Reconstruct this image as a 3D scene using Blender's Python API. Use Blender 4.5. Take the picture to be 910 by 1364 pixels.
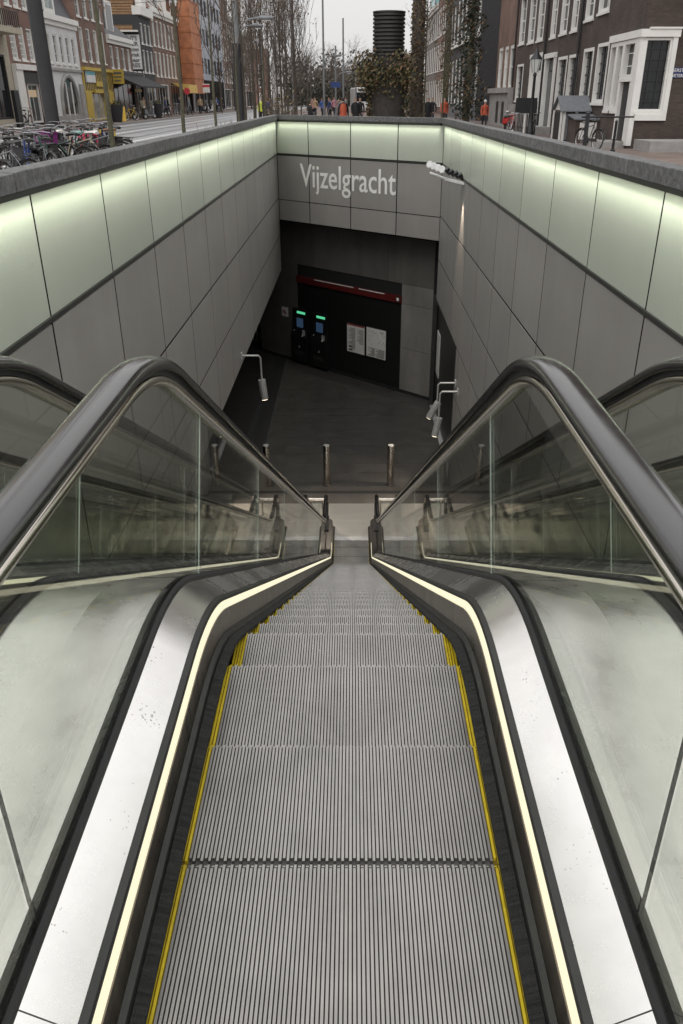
import bpy, bmesh, math, random
from mathutils import Vector, Matrix
R = math.radians
random.seed(7)
scene = bpy.context.scene
col = scene.collection
for o in list(bpy.data.objects):
    bpy.data.objects.remove(o)

# ------------------------------------------------------------------ camera, sky, sun, exposure
FPX, U0, PY, HZ, EYE = 1061.0, 470.0, 682.0, 131.0, 1.68      # focal length in photo pixels, vanishing column, centre row, horizon row
PITCH = math.atan((PY - HZ) / FPX)
CP, SP = math.cos(PITCH), math.sin(PITCH)
cam_d = bpy.data.cameras.new('camera')
cam = bpy.data.objects.new('camera', cam_d); col.objects.link(cam)
cam_d.sensor_fit = 'VERTICAL'; cam_d.sensor_height = 36.0; cam_d.sensor_width = 24.0
cam_d.lens = FPX / 1364.0 * 36.0
cam_d.shift_x = -15.0 / 1364.0
cam_d.clip_start = 0.05; cam_d.clip_end = 3000
cam.location = (0, 0, EYE)
cam.rotation_euler = (math.pi / 2 - PITCH, 0, 0)
scene.camera = cam

world = bpy.data.worlds.new('World'); scene.world = world; world.use_nodes = True
wn = world.node_tree; wn.nodes.clear()
wo = wn.nodes.new('ShaderNodeOutputWorld'); wb = wn.nodes.new('ShaderNodeBackground')
sky = wn.nodes.new('ShaderNodeTexSky'); sky.sky_type = 'NISHITA'; sky.sun_disc = False
sky.sun_elevation = R(48); sky.sun_rotation = R(200); sky.air_density = 1.0; sky.dust_density = 4.0
hs = wn.nodes.new('ShaderNodeHueSaturation'); hs.inputs['Saturation'].default_value = 0.06; hs.inputs['Value'].default_value = 0.35
# closed cloud cover: a little brighter overhead than at the horizon, as an overcast sky is
wtc = wn.nodes.new('ShaderNodeTexCoord'); wsx = wn.nodes.new('ShaderNodeSeparateXYZ'); wmr = wn.nodes.new('ShaderNodeMapRange')
wmr.inputs[1].default_value = 0.0; wmr.inputs[2].default_value = 1.0; wmr.inputs[3].default_value = 8.6; wmr.inputs[4].default_value = 18.5
wcl = wn.nodes.new('ShaderNodeVectorMath'); wcl.operation = 'SCALE'; wcl.inputs[0].default_value = (1.0, 0.99, 0.985)
wn.links.new(wtc.outputs['Generated'], wsx.inputs[0]); wn.links.new(wsx.outputs[2], wmr.inputs[0]); wn.links.new(wmr.outputs[0], wcl.inputs[3])
mixw = wn.nodes.new('ShaderNodeMix'); mixw.data_type = 'RGBA'; mixw.inputs[0].default_value = 0.85
wn.links.new(wcl.outputs[0], mixw.inputs[7])
wn.links.new(sky.outputs[0], hs.inputs['Color']); wn.links.new(hs.outputs[0], mixw.inputs[6])
wn.links.new(mixw.outputs[2], wb.inputs[0]); wb.inputs[1].default_value = 0.1
wn.links.new(wb.outputs[0], wo.inputs[0])
sun_d = bpy.data.lights.new('sun', 'SUN'); sun_d.energy = 0.6; sun_d.angle = R(25); sun_d.color = (1.0, 0.97, 0.93)
sun = bpy.data.objects.new('sun', sun_d); col.objects.link(sun)
sun.rotation_euler = (R(42), 0, R(-20)); sun.location = (0, -5, 30)
scene.view_settings.view_transform = 'Standard'; scene.view_settings.look = 'None'
scene.view_settings.exposure = 0.0; scene.view_settings.gamma = 1.0
scene.view_settings.use_curve_mapping = False
scene.cycles.max_bounces = 8; scene.cycles.diffuse_bounces = 3; scene.cycles.glossy_bounces = 5; scene.cycles.transmission_bounces = 4; scene.cycles.transparent_max_bounces = 24
scene.cycles.use_denoising = True

# ------------------------------------------------------------------ pixel rays on known planes
def onx(u, v, X):
    w = (v - PY) / FPX; D = X * FPX / (u - U0)
    return (X, D * (CP - w * SP), EYE - D * (SP + w * CP))
def ony(u, v, Y):
    w = (v - PY) / FPX; D = Y / (CP - w * SP)
    return ((u - U0) * D / FPX, Y, EYE - D * (SP + w * CP))
def onz(u, v, z):
    w = (v - PY) / FPX; D = (EYE - z) / (SP + w * CP)
    return ((u - U0) * D / FPX, D * (CP - w * SP), z)

# ------------------------------------------------------------------ materials
MATS = {}
def nmat(name):
    m = bpy.data.materials.new(name); m.use_nodes = True
    MATS[name] = m
    return m, m.node_tree, m.node_tree.nodes['Principled BSDF']
def tex_co(nt, scale=1.0, obj=True):
    t = nt.nodes.new('ShaderNodeTexCoord'); mp = nt.nodes.new('ShaderNodeMapping')
    if isinstance(scale, (int, float)): scale = (scale,) * 3
    mp.inputs['Scale'].default_value = scale
    nt.links.new(t.outputs['Object' if obj else 'Generated'], mp.inputs[0])
    return mp
def mat(name, c, rough=0.6, metal=0.0, var=0.15, scale=6.0, bump=0.0, bscale=60.0, spec=0.5, coat=0.0, detail=5, geo=False, rvar=0.0, rnd=0.0, streak=0.0):
    m, nt, b = nmat(name)
    if geo:
        g = nt.nodes.new('ShaderNodeNewGeometry'); mp = nt.nodes.new('ShaderNodeMapping')
        mp.inputs['Scale'].default_value = (scale if not isinstance(scale, (int, float)) else (scale,) * 3)
        nt.links.new(g.outputs['Position'], mp.inputs[0])
    else:
        mp = tex_co(nt, scale)
    n = nt.nodes.new('ShaderNodeTexNoise'); n.inputs['Scale'].default_value = 1.0; n.inputs['Detail'].default_value = detail
    n.inputs['Roughness'].default_value = 0.62
    nt.links.new(mp.outputs[0], n.inputs['Vector'])
    r = nt.nodes.new('ShaderNodeValToRGB'); r.color_ramp.elements[0].position = 0.3; r.color_ramp.elements[1].position = 0.7
    r.color_ramp.elements[0].color = tuple(max(0, x * (1 - var)) for x in c) + (1,)
    r.color_ramp.elements[1].color = tuple(min(1, x * (1 + var)) for x in c) + (1,)
    nt.links.new(n.outputs[0], r.inputs[0]); cout = r.outputs[0]
    if rnd:          # each panel a slightly different tone
        oi = nt.nodes.new('ShaderNodeObjectInfo'); rm = nt.nodes.new('ShaderNodeMapRange'); rm.inputs[3].default_value = 1 - rnd; rm.inputs[4].default_value = 1 + rnd
        sc_ = nt.nodes.new('ShaderNodeVectorMath'); sc_.operation = 'SCALE'; nt.links.new(oi.outputs['Random'], rm.inputs[0]); nt.links.new(cout, sc_.inputs[0]); nt.links.new(rm.outputs[0], sc_.inputs[3]); cout = sc_.outputs[0]
    if streak:       # water runs and grime
        g3 = nt.nodes.new('ShaderNodeNewGeometry'); m3 = nt.nodes.new('ShaderNodeMapping'); m3.inputs['Scale'].default_value = (2.2, 2.2, .3)
        n3 = nt.nodes.new('ShaderNodeTexNoise'); n3.inputs['Scale'].default_value = 1.0; n3.inputs['Detail'].default_value = 7; n3.inputs['Roughness'].default_value = .65
        nt.links.new(g3.outputs['Position'], m3.inputs[0]); nt.links.new(m3.outputs[0], n3.inputs['Vector'])
        rm = nt.nodes.new('ShaderNodeMapRange'); rm.inputs[1].default_value = .35; rm.inputs[2].default_value = .62; rm.inputs[3].default_value = 1 - streak; rm.inputs[4].default_value = 1.0
        sc_ = nt.nodes.new('ShaderNodeVectorMath'); sc_.operation = 'SCALE'; nt.links.new(n3.outputs[0], rm.inputs[0]); nt.links.new(cout, sc_.inputs[0]); nt.links.new(rm.outputs[0], sc_.inputs[3]); cout = sc_.outputs[0]
    nt.links.new(cout, b.inputs['Base Color'])
    b.inputs['Roughness'].default_value = rough; b.inputs['Metallic'].default_value = metal
    b.inputs['Specular IOR Level'].default_value = spec; b.inputs['Coat Weight'].default_value = coat
    if rvar:
        mr = nt.nodes.new('ShaderNodeMapRange'); mr.inputs[3].default_value = max(0.02, rough - rvar); mr.inputs[4].default_value = min(1, rough + rvar)
        mr.inputs[1].default_value = 0.3; mr.inputs[2].default_value = 0.7
        nt.links.new(n.outputs[0], mr.inputs[0]); nt.links.new(mr.outputs[0], b.inputs['Roughness'])
    if bump:
        n2 = nt.nodes.new('ShaderNodeTexNoise'); n2.inputs['Scale'].default_value = bscale; n2.inputs['Detail'].default_value = 4
        bp = nt.nodes.new('ShaderNodeBump'); bp.inputs['Strength'].default_value = bump; bp.inputs['Distance'].default_value = 0.01
        t2 = nt.nodes.new('ShaderNodeTexCoord'); nt.links.new(t2.outputs['Object'], n2.inputs['Vector'])
        nt.links.new(n2.outputs[0], bp.inputs['Height']); nt.links.new(bp.outputs[0], b.inputs['Normal'])
    return m
def emis(name, c, s):
    m, nt, b = nmat(name)
    b.inputs['Base Color'].default_value = tuple(x * .12 for x in c) + (1,); b.inputs['Emission Color'].default_value = (*c, 1); b.inputs['Emission Strength'].default_value = s
    return m
def glass(name, tint=(0.93, 0.97, 0.93), ior=1.5, rough=0.0):
    m, nt, b = nmat(name); nt.nodes.remove(b)
    out = nt.nodes['Material Output']
    fr = nt.nodes.new('ShaderNodeFresnel')
    ge = nt.nodes.new('ShaderNodeNewGeometry'); im = nt.nodes.new('ShaderNodeMapRange')      # both faces of a pane reflect like outer faces
    im.inputs[3].default_value = ior; im.inputs[4].default_value = 1.0 / ior
    nt.links.new(ge.outputs['Backfacing'], im.inputs[0]); nt.links.new(im.outputs[0], fr.inputs[0])
    tr = nt.nodes.new('ShaderNodeBsdfTransparent'); tr.inputs[0].default_value = (*tint, 1)
    gl = nt.nodes.new('ShaderNodeBsdfGlossy'); gl.inputs['Roughness'].default_value = rough
    mx = nt.nodes.new('ShaderNodeMixShader')
    nt.links.new(fr.outputs[0], mx.inputs[0]); nt.links.new(tr.outputs[0], mx.inputs[1]); nt.links.new(gl.outputs[0], mx.inputs[2])
    nt.links.new(mx.outputs[0], out.inputs[0])
    return m
def brick(name, c1, c2, mortar, sc=1.0, axis='yz', rough=0.85):
    m, nt, b = nmat(name)
    g = nt.nodes.new('ShaderNodeNewGeometry'); sx = nt.nodes.new('ShaderNodeSeparateXYZ'); cx = nt.nodes.new('ShaderNodeCombineXYZ')
    nt.links.new(g.outputs['Position'], sx.inputs[0])
    if axis == 'xy':
        nt.links.new(sx.outputs[0], cx.inputs[0]); nt.links.new(sx.outputs[1], cx.inputs[1])
    else:
        ad = nt.nodes.new('ShaderNodeMath'); ad.operation = 'ADD'
        nt.links.new(sx.outputs[0], ad.inputs[0]); nt.links.new(sx.outputs[1], ad.inputs[1])
        nt.links.new(ad.outputs[0], cx.inputs[0]); nt.links.new(sx.outputs[2], cx.inputs[1])
    bt = nt.nodes.new('ShaderNodeTexBrick'); bt.inputs['Scale'].default_value = 1.0
    bt.inputs['Color1'].default_value = (*c1, 1); bt.inputs['Color2'].default_value = (*c2, 1); bt.inputs['Mortar'].default_value = (*mortar, 1)
    bt.inputs['Brick Width'].default_value = 0.22 * sc; bt.inputs['Row Height'].default_value = 0.075 * sc; bt.inputs['Mortar Size'].default_value = 0.009 * sc
    nt.links.new(cx.outputs[0], bt.inputs['Vector'])
    n = nt.nodes.new('ShaderNodeTexNoise'); n.inputs['Scale'].default_value = 0.8; n.inputs['Detail'].default_value = 8
    nt.links.new(g.outputs['Position'], n.inputs['Vector'])
    mr = nt.nodes.new('ShaderNodeMapRange'); mr.inputs[1].default_value = 0.3; mr.inputs[2].default_value = 0.7; mr.inputs[3].default_value = 0.72; mr.inputs[4].default_value = 1.25
    nt.links.new(n.outputs[0], mr.inputs[0])
    mx = nt.nodes.new('ShaderNodeVectorMath'); mx.operation = 'SCALE'
    nt.links.new(bt.outputs[0], mx.inputs[0]); nt.links.new(mr.outputs[0], mx.inputs[3]); nt.links.new(mx.outputs[0], b.inputs['Base Color'])
    bp = nt.nodes.new('ShaderNodeBump'); bp.inputs['Strength'].default_value = 0.5; bp.inputs['Distance'].default_value = 0.01; bp.invert = True
    nt.links.new(bt.outputs[1], bp.inputs['Height']); nt.links.new(bp.outputs[0], b.inputs['Normal'])
    b.inputs['Roughness'].default_value = rough
    return m
def brushed(name, c, rough=0.3, aniso_scale=(1, 1, 1), var=0.12, metal=1.0, rvar=0.1, spots=0.0, dirt=0.0):
    # metal with stretched grain and smudges
    m, nt, b = nmat(name)
    mp = tex_co(nt, aniso_scale)
    n = nt.nodes.new('ShaderNodeTexNoise'); n.inputs['Scale'].default_value = 1; n.inputs['Detail'].default_value = 6
    nt.links.new(mp.outputs[0], n.inputs['Vector'])
    mp2 = tex_co(nt, 3.0); n2 = nt.nodes.new('ShaderNodeTexNoise'); n2.inputs['Scale'].default_value = 1; n2.inputs['Detail'].default_value = 8; n2.inputs['Roughness'].default_value = 0.7
    nt.links.new(mp2.outputs[0], n2.inputs['Vector'])
    ad = nt.nodes.new('ShaderNodeMath'); ad.operation = 'ADD'; nt.links.new(n.outputs[0], ad.inputs[0]); nt.links.new(n2.outputs[0], ad.inputs[1])
    mr = nt.nodes.new('ShaderNodeMapRange'); mr.inputs[1].default_value = 0.7; mr.inputs[2].default_value = 1.3
    mr.inputs[3].default_value = rough - rvar; mr.inputs[4].default_value = rough + rvar
    nt.links.new(ad.outputs[0], mr.inputs[0]); nt.links.new(mr.outputs[0], b.inputs['Roughness'])
    r = nt.nodes.new('ShaderNodeValToRGB'); r.color_ramp.elements[0].position = 0.35; r.color_ramp.elements[1].position = 0.65
    r.color_ramp.elements[0].color = tuple(x * (1 - var) for x in c) + (1,); r.color_ramp.elements[1].color = tuple(min(1, x * (1 + var)) for x in c) + (1,)
    h = nt.nodes.new('ShaderNodeMath'); h.operation = 'MULTIPLY'; h.inputs[1].default_value = 0.5; nt.links.new(ad.outputs[0], h.inputs[0])
    nt.links.new(h.outputs[0], r.inputs[0]); cout = r.outputs[0]
    g3 = nt.nodes.new('ShaderNodeNewGeometry')
    def scaled(src, fac):
        v = nt.nodes.new('ShaderNodeVectorMath'); v.operation = 'SCALE'; nt.links.new(src, v.inputs[0]); nt.links.new(fac, v.inputs[3]); return v.outputs[0]
    if spots:        # dried drops and specks in loose patches
        vo = nt.nodes.new('ShaderNodeTexVoronoi'); vo.inputs['Scale'].default_value = 85; nt.links.new(g3.outputs['Position'], vo.inputs['Vector'])
        pa_ = nt.nodes.new('ShaderNodeTexNoise'); pa_.inputs['Scale'].default_value = 6; pa_.inputs['Detail'].default_value = 5; nt.links.new(g3.outputs['Position'], pa_.inputs['Vector'])
        th_ = nt.nodes.new('ShaderNodeMapRange'); th_.inputs[1].default_value = .52; th_.inputs[2].default_value = .70; th_.inputs[3].default_value = .0; th_.inputs[4].default_value = .34; nt.links.new(pa_.outputs[0], th_.inputs[0])
        lt = nt.nodes.new('ShaderNodeMath'); lt.operation = 'LESS_THAN'; nt.links.new(vo.outputs['Distance'], lt.inputs[0]); nt.links.new(th_.outputs[0], lt.inputs[1])
        sf = nt.nodes.new('ShaderNodeMapRange'); sf.inputs[3].default_value = 1.0; sf.inputs[4].default_value = 1 - spots; nt.links.new(lt.outputs[0], sf.inputs[0]); cout = scaled(cout, sf.outputs[0])
    if dirt:         # worn and grimy patches
        n3 = nt.nodes.new('ShaderNodeTexNoise'); n3.inputs['Scale'].default_value = 4.5; n3.inputs['Detail'].default_value = 9; n3.inputs['Roughness'].default_value = .68; nt.links.new(g3.outputs['Position'], n3.inputs['Vector'])
        df = nt.nodes.new('ShaderNodeMapRange'); df.inputs[1].default_value = .36; df.inputs[2].default_value = .60; df.inputs[3].default_value = 1 - dirt; df.inputs[4].default_value = 1.0; nt.links.new(n3.outputs[0], df.inputs[0]); cout = scaled(cout, df.outputs[0])
    nt.links.new(cout, b.inputs['Base Color'])
    b.inputs['Metallic'].default_value = metal
    return m

M = MATS
mat('cladding', (0.275, 0.262, 0.248), 0.48, var=0.05, scale=1.3, bump=0.08, bscale=90, geo=True, rnd=.05, streak=.05)
mat('cladding_half_shade', (0.19, 0.18, 0.17), 0.55, var=0.12, scale=1.3, geo=True, rnd=.1, streak=.2)  # same cladding, part of the hall shade put into its colour
mat('cladding_shade', (0.115, 0.107, 0.10), 0.55, var=0.12, scale=1.3, geo=True, rnd=.1, streak=.2)  # same cladding, shade of the recess under the overhang put into its colour
mat('joint_black', (0.004, 0.004, 0.004), 0.95, spec=0.1)
mat('joint_dark', (0.008, 0.008, 0.008), 0.9)
mat('frosted', (0.395, 0.425, 0.37), 0.30, var=0.05, scale=.9, geo=True, spec=0.45, rnd=.06)
mat('granite', (0.115, 0.115, 0.115), 0.75, var=0.5, scale=16, bump=0.7, bscale=45, detail=10, geo=True, rnd=.12)
mat('dark_alu', (0.06, 0.06, 0.058), 0.45, metal=0.6)
brushed('step_alu', (0.355, 0.342, 0.325), 0.36, (60, 3, 3), 0.16, 0.9, 0.08, 0.0, 0.16)
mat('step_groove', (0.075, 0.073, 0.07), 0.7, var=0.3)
mat('yellow', (0.62, 0.47, 0.02), 0.5, var=0.25, scale=14)
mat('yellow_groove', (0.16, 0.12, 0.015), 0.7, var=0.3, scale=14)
mat('brush_black', (0.016, 0.016, 0.016), 0.9, var=0.85, scale=(8, 120, 8), bump=0.8, bscale=160)
brushed('skirt_steel', (0.22, 0.19, 0.155), 0.34, (2, 40, 2), 0.18)
brushed('deck_steel', (0.97, 0.95, 0.925), 0.26, (2, 2, 2), 0.04, 1.0, 0.06, 0.45, 0.07)
brushed('outer_steel', (0.90, 0.88, 0.85), 0.30, (9, 5, 9), 0.10, 1.0, 0.08, 0.22, 0.07)
brushed('landing_steel', (0.56, 0.53, 0.49), 0.40, (2, 30, 2), 0.05, 1.0, 0.03)
mat('rubber_gasket', (0.018, 0.018, 0.02), 0.55, var=0.2)
mat('handrail', (0.010, 0.0095, 0.010), 0.22, var=0.3, scale=9, spec=0.6, rvar=0.06, coat=0.55)
MATS['handrail'].node_tree.nodes['Principled BSDF'].inputs['Coat IOR'].default_value = 1.65; MATS['handrail'].node_tree.nodes['Principled BSDF'].inputs['Coat Roughness'].default_value = 0.16
brushed('chrome', (0.62, 0.58, 0.52), 0.14, (2, 5, 2), 0.06, 1.0, 0.05)
glass('bal_glass', (0.935, 0.952, 0.925), 1.52)
mat('glass_edge', (0.50, 0.58, 0.52), 0.25, var=0.1)
emis('led', (1.0, 0.945, 0.68), 0.96)
emis('led_cool', (0.95, 1.0, 0.80), 1.6)
mat('floor_tile', (0.046, 0.043, 0.040), 0.42, var=0.12, scale=2.2, geo=True, rvar=0.1)
mat('tile_joint', (0.03, 0.03, 0.03), 0.8)
mat('hall_dark', (0.025, 0.024, 0.023), 0.6, var=0.2)
mat('black_panel', (0.012, 0.012, 0.012), 0.35)
mat('red_band', (0.085, 0.010, 0.009), 0.45, var=0.06)
mat('white_print', (0.75, 0.75, 0.72), 0.6, var=0.03)
mat('white_letter', (0.78, 0.77, 0.75), 0.55, var=0.03)
mat('poster_paper', (0.62, 0.61, 0.58), 0.5, var=0.05)
mat('ink', (0.10, 0.10, 0.10), 0.6)
mat('poster_red', (0.25, 0.03, 0.03), 0.6)
emis('screen_blue', (0.08, 0.16, 0.30), 0.22)
emis('green_light', (0.12, 0.75, 0.38), 0.8)
emis('lamp_warm', (1.0, 0.85, 0.62), 6.0)
mat('lamp_grey', (0.42, 0.42, 0.42), 0.4, metal=0.3)
brushed('bollard_steel', (0.55, 0.50, 0.44), 0.26, (20, 20, 1), 0.1)
# street
brick('paving_brick', (0.17, 0.125, 0.105), (0.22, 0.16, 0.135), (0.10, 0.09, 0.08), 1.0, 'xy')
mat('road', (0.27, 0.275, 0.285), 0.38, var=0.14, scale=0.5, bump=0.1, geo=True, rvar=0.1)
mat('rail_steel', (0.10, 0.10, 0.105), 0.3, metal=0.5)
mat('line_paint', (0.62, 0.62, 0.6), 0.6, var=0.12)
mat('kerb_stone', (0.25, 0.24, 0.23), 0.8, geo=True, scale=3)
mat('pole_dark', (0.028, 0.028, 0.030), 0.55, var=0.2, scale=3)
mat('vent_base', (0.04, 0.034, 0.031), 0.8, var=0.3, scale=4)
mat('pole_grey', (0.20, 0.21, 0.22), 0.5, var=0.15)
brick('brick_brown', (0.16, 0.085, 0.062), (0.21, 0.115, 0.085), (0.17, 0.15, 0.13))
brick('brick_dark', (0.058, 0.041, 0.034), (0.085, 0.058, 0.047), (0.06, 0.052, 0.046))
brick('brick_red', (0.20, 0.10, 0.075), (0.25, 0.125, 0.095), (0.2, 0.17, 0.15))
brick('brick_grey', (0.15, 0.125, 0.11), (0.19, 0.155, 0.135), (0.16, 0.15, 0.14))
mat('brick_black', (0.045, 0.045, 0.048), 0.8, var=0.2, geo=True)
mat('white_stone', (0.62, 0.62, 0.62), 0.7, var=0.10, scale=1.2, geo=True)
mat('cream_stone', (0.42, 0.38, 0.30), 0.75, var=0.15, geo=True)
mat('grey_stone', (0.30, 0.29, 0.28), 0.8, var=0.2, scale=2, geo=True)
mat('white_paint', (0.74, 0.73, 0.70), 0.5, var=0.06, scale=2, geo=True)
mat('yellow_paint', (0.50, 0.36, 0.06), 0.5, var=0.1, geo=True)
mat('black_paint', (0.02, 0.02, 0.022), 0.45)
mat('dark_green_paint', (0.03, 0.045, 0.035), 0.45)
mat('wood_door', (0.28, 0.13, 0.05), 0.5, var=0.2, scale=(3, 3, 1), geo=True)
mat('window_glass', (0.018, 0.02, 0.022), 0.08, var=0.5, scale=1.5, spec=0.4, geo=True)
emis('window_lit', (0.55, 0.40, 0.24), 0.6)
mat('curtain_glass', (0.36, 0.36, 0.35), 0.12, var=0.5, scale=1.2, geo=True, spec=0.7)
mat('roof_slate', (0.07, 0.07, 0.078), 0.6, var=0.25, scale=5, geo=True)
mat('roof_tile', (0.20, 0.115, 0.055), 0.75, var=0.3, scale=4, geo=True)
mat('lead_grey', (0.16, 0.17, 0.185), 0.55, var=0.15, geo=True)
mat('orange_wrap', (0.44, 0.175, 0.085), 0.75, var=0.28, scale=1.2, geo=True)
mat('modern_grey', (0.38, 0.40, 0.45), 0.6, var=0.1, geo=True)
mat('teal_glass', (0.20, 0.42, 0.42), 0.25, var=0.35, scale=0.35, geo=True)
mat('awning_yellow', (0.62, 0.42, 0.12), 0.7, var=0.2, geo=True)
mat('awning_black', (0.02, 0.02, 0.022), 0.8)
mat('sign_blue', (0.015, 0.02, 0.10), 0.45)
mat('sign_teal', (0.10, 0.35, 0.40), 0.5)
mat('sign_red', (0.5, 0.04, 0.05), 0.5)
mat('bark', (0.075, 0.062, 0.05), 0.9, var=0.35, scale=9, bump=0.4, bscale=25)
mat('bark_green', (0.09, 0.085, 0.055), 0.9, var=0.35, scale=9)
mat('twig', (0.10, 0.082, 0.07), 0.9, var=0.3)
mat('leaf_brown', (0.16, 0.10, 0.055), 0.8, var=0.4, scale=3)
mat('leaf_olive', (0.10, 0.095, 0.035), 0.75, var=0.4, scale=3)
mat('leaf_yellow', (0.17, 0.135, 0.065), 0.75, var=0.4, scale=3)
mat('leaf_dark', (0.025, 0.035, 0.02), 0.7, var=0.4, scale=3)
mat('tyre', (0.018, 0.018, 0.018), 0.8)
mat('alu_bright', (0.6, 0.6, 0.6), 0.3, metal=0.9)
mat('bike_steel', (0.30, 0.30, 0.31), 0.3, metal=0.8)
mat('saddle_black', (0.02, 0.02, 0.02), 0.55)
mat('saddle_teal', (0.16, 0.30, 0.27), 0.5)
mat('saddle_brown', (0.22, 0.11, 0.05), 0.5)
mat('saddle_white', (0.6, 0.58, 0.55), 0.5)
mat('crate_purple', (0.20, 0.02, 0.17), 0.5)
mat('bag_pink', (0.62, 0.08, 0.14), 0.6)
mat('bike_black', (0.016, 0.016, 0.017), 0.4)
mat('bike_grey', (0.22, 0.23, 0.25), 0.3, metal=0.3)
mat('bike_green', (0.05, 0.11, 0.09), 0.3)
mat('bike_cream', (0.55, 0.48, 0.36), 0.4)
mat('bike_red', (0.42, 0.03, 0.05), 0.35)
mat('bike_blue', (0.03, 0.06, 0.2), 0.35)
mat('bike_yellow', (0.7, 0.45, 0.04), 0.4)
mat('plastic_white', (0.66, 0.66, 0.66), 0.3, coat=0.4)
mat('plastic_red', (0.5, 0.03, 0.03), 0.3, coat=0.3)
mat('skin', (0.48, 0.29, 0.21), 0.6, var=0.05)
mat('hair', (0.035, 0.025, 0.02), 0.7)
mat('coat_black', (0.015, 0.015, 0.017), 0.8); mat('coat_navy', (0.03, 0.045, 0.12), 0.8); mat('coat_orange', (0.50, 0.10, 0.05), 0.7)
mat('coat_grey', (0.2, 0.2, 0.21), 0.8); mat('coat_tan', (0.38, 0.27, 0.17), 0.8); mat('coat_lime', (0.6, 0.7, 0.08), 0.7)
mat('coat_blue', (0.06, 0.12, 0.38), 0.8); mat('coat_pink', (0.5, 0.22, 0.26), 0.8); mat('trousers', (0.025, 0.028, 0.04), 0.8); mat('shoes', (0.02, 0.02, 0.02), 0.6)
emis('lantern_glass', (0.9, 0.9, 0.85), 0.30)

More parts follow.
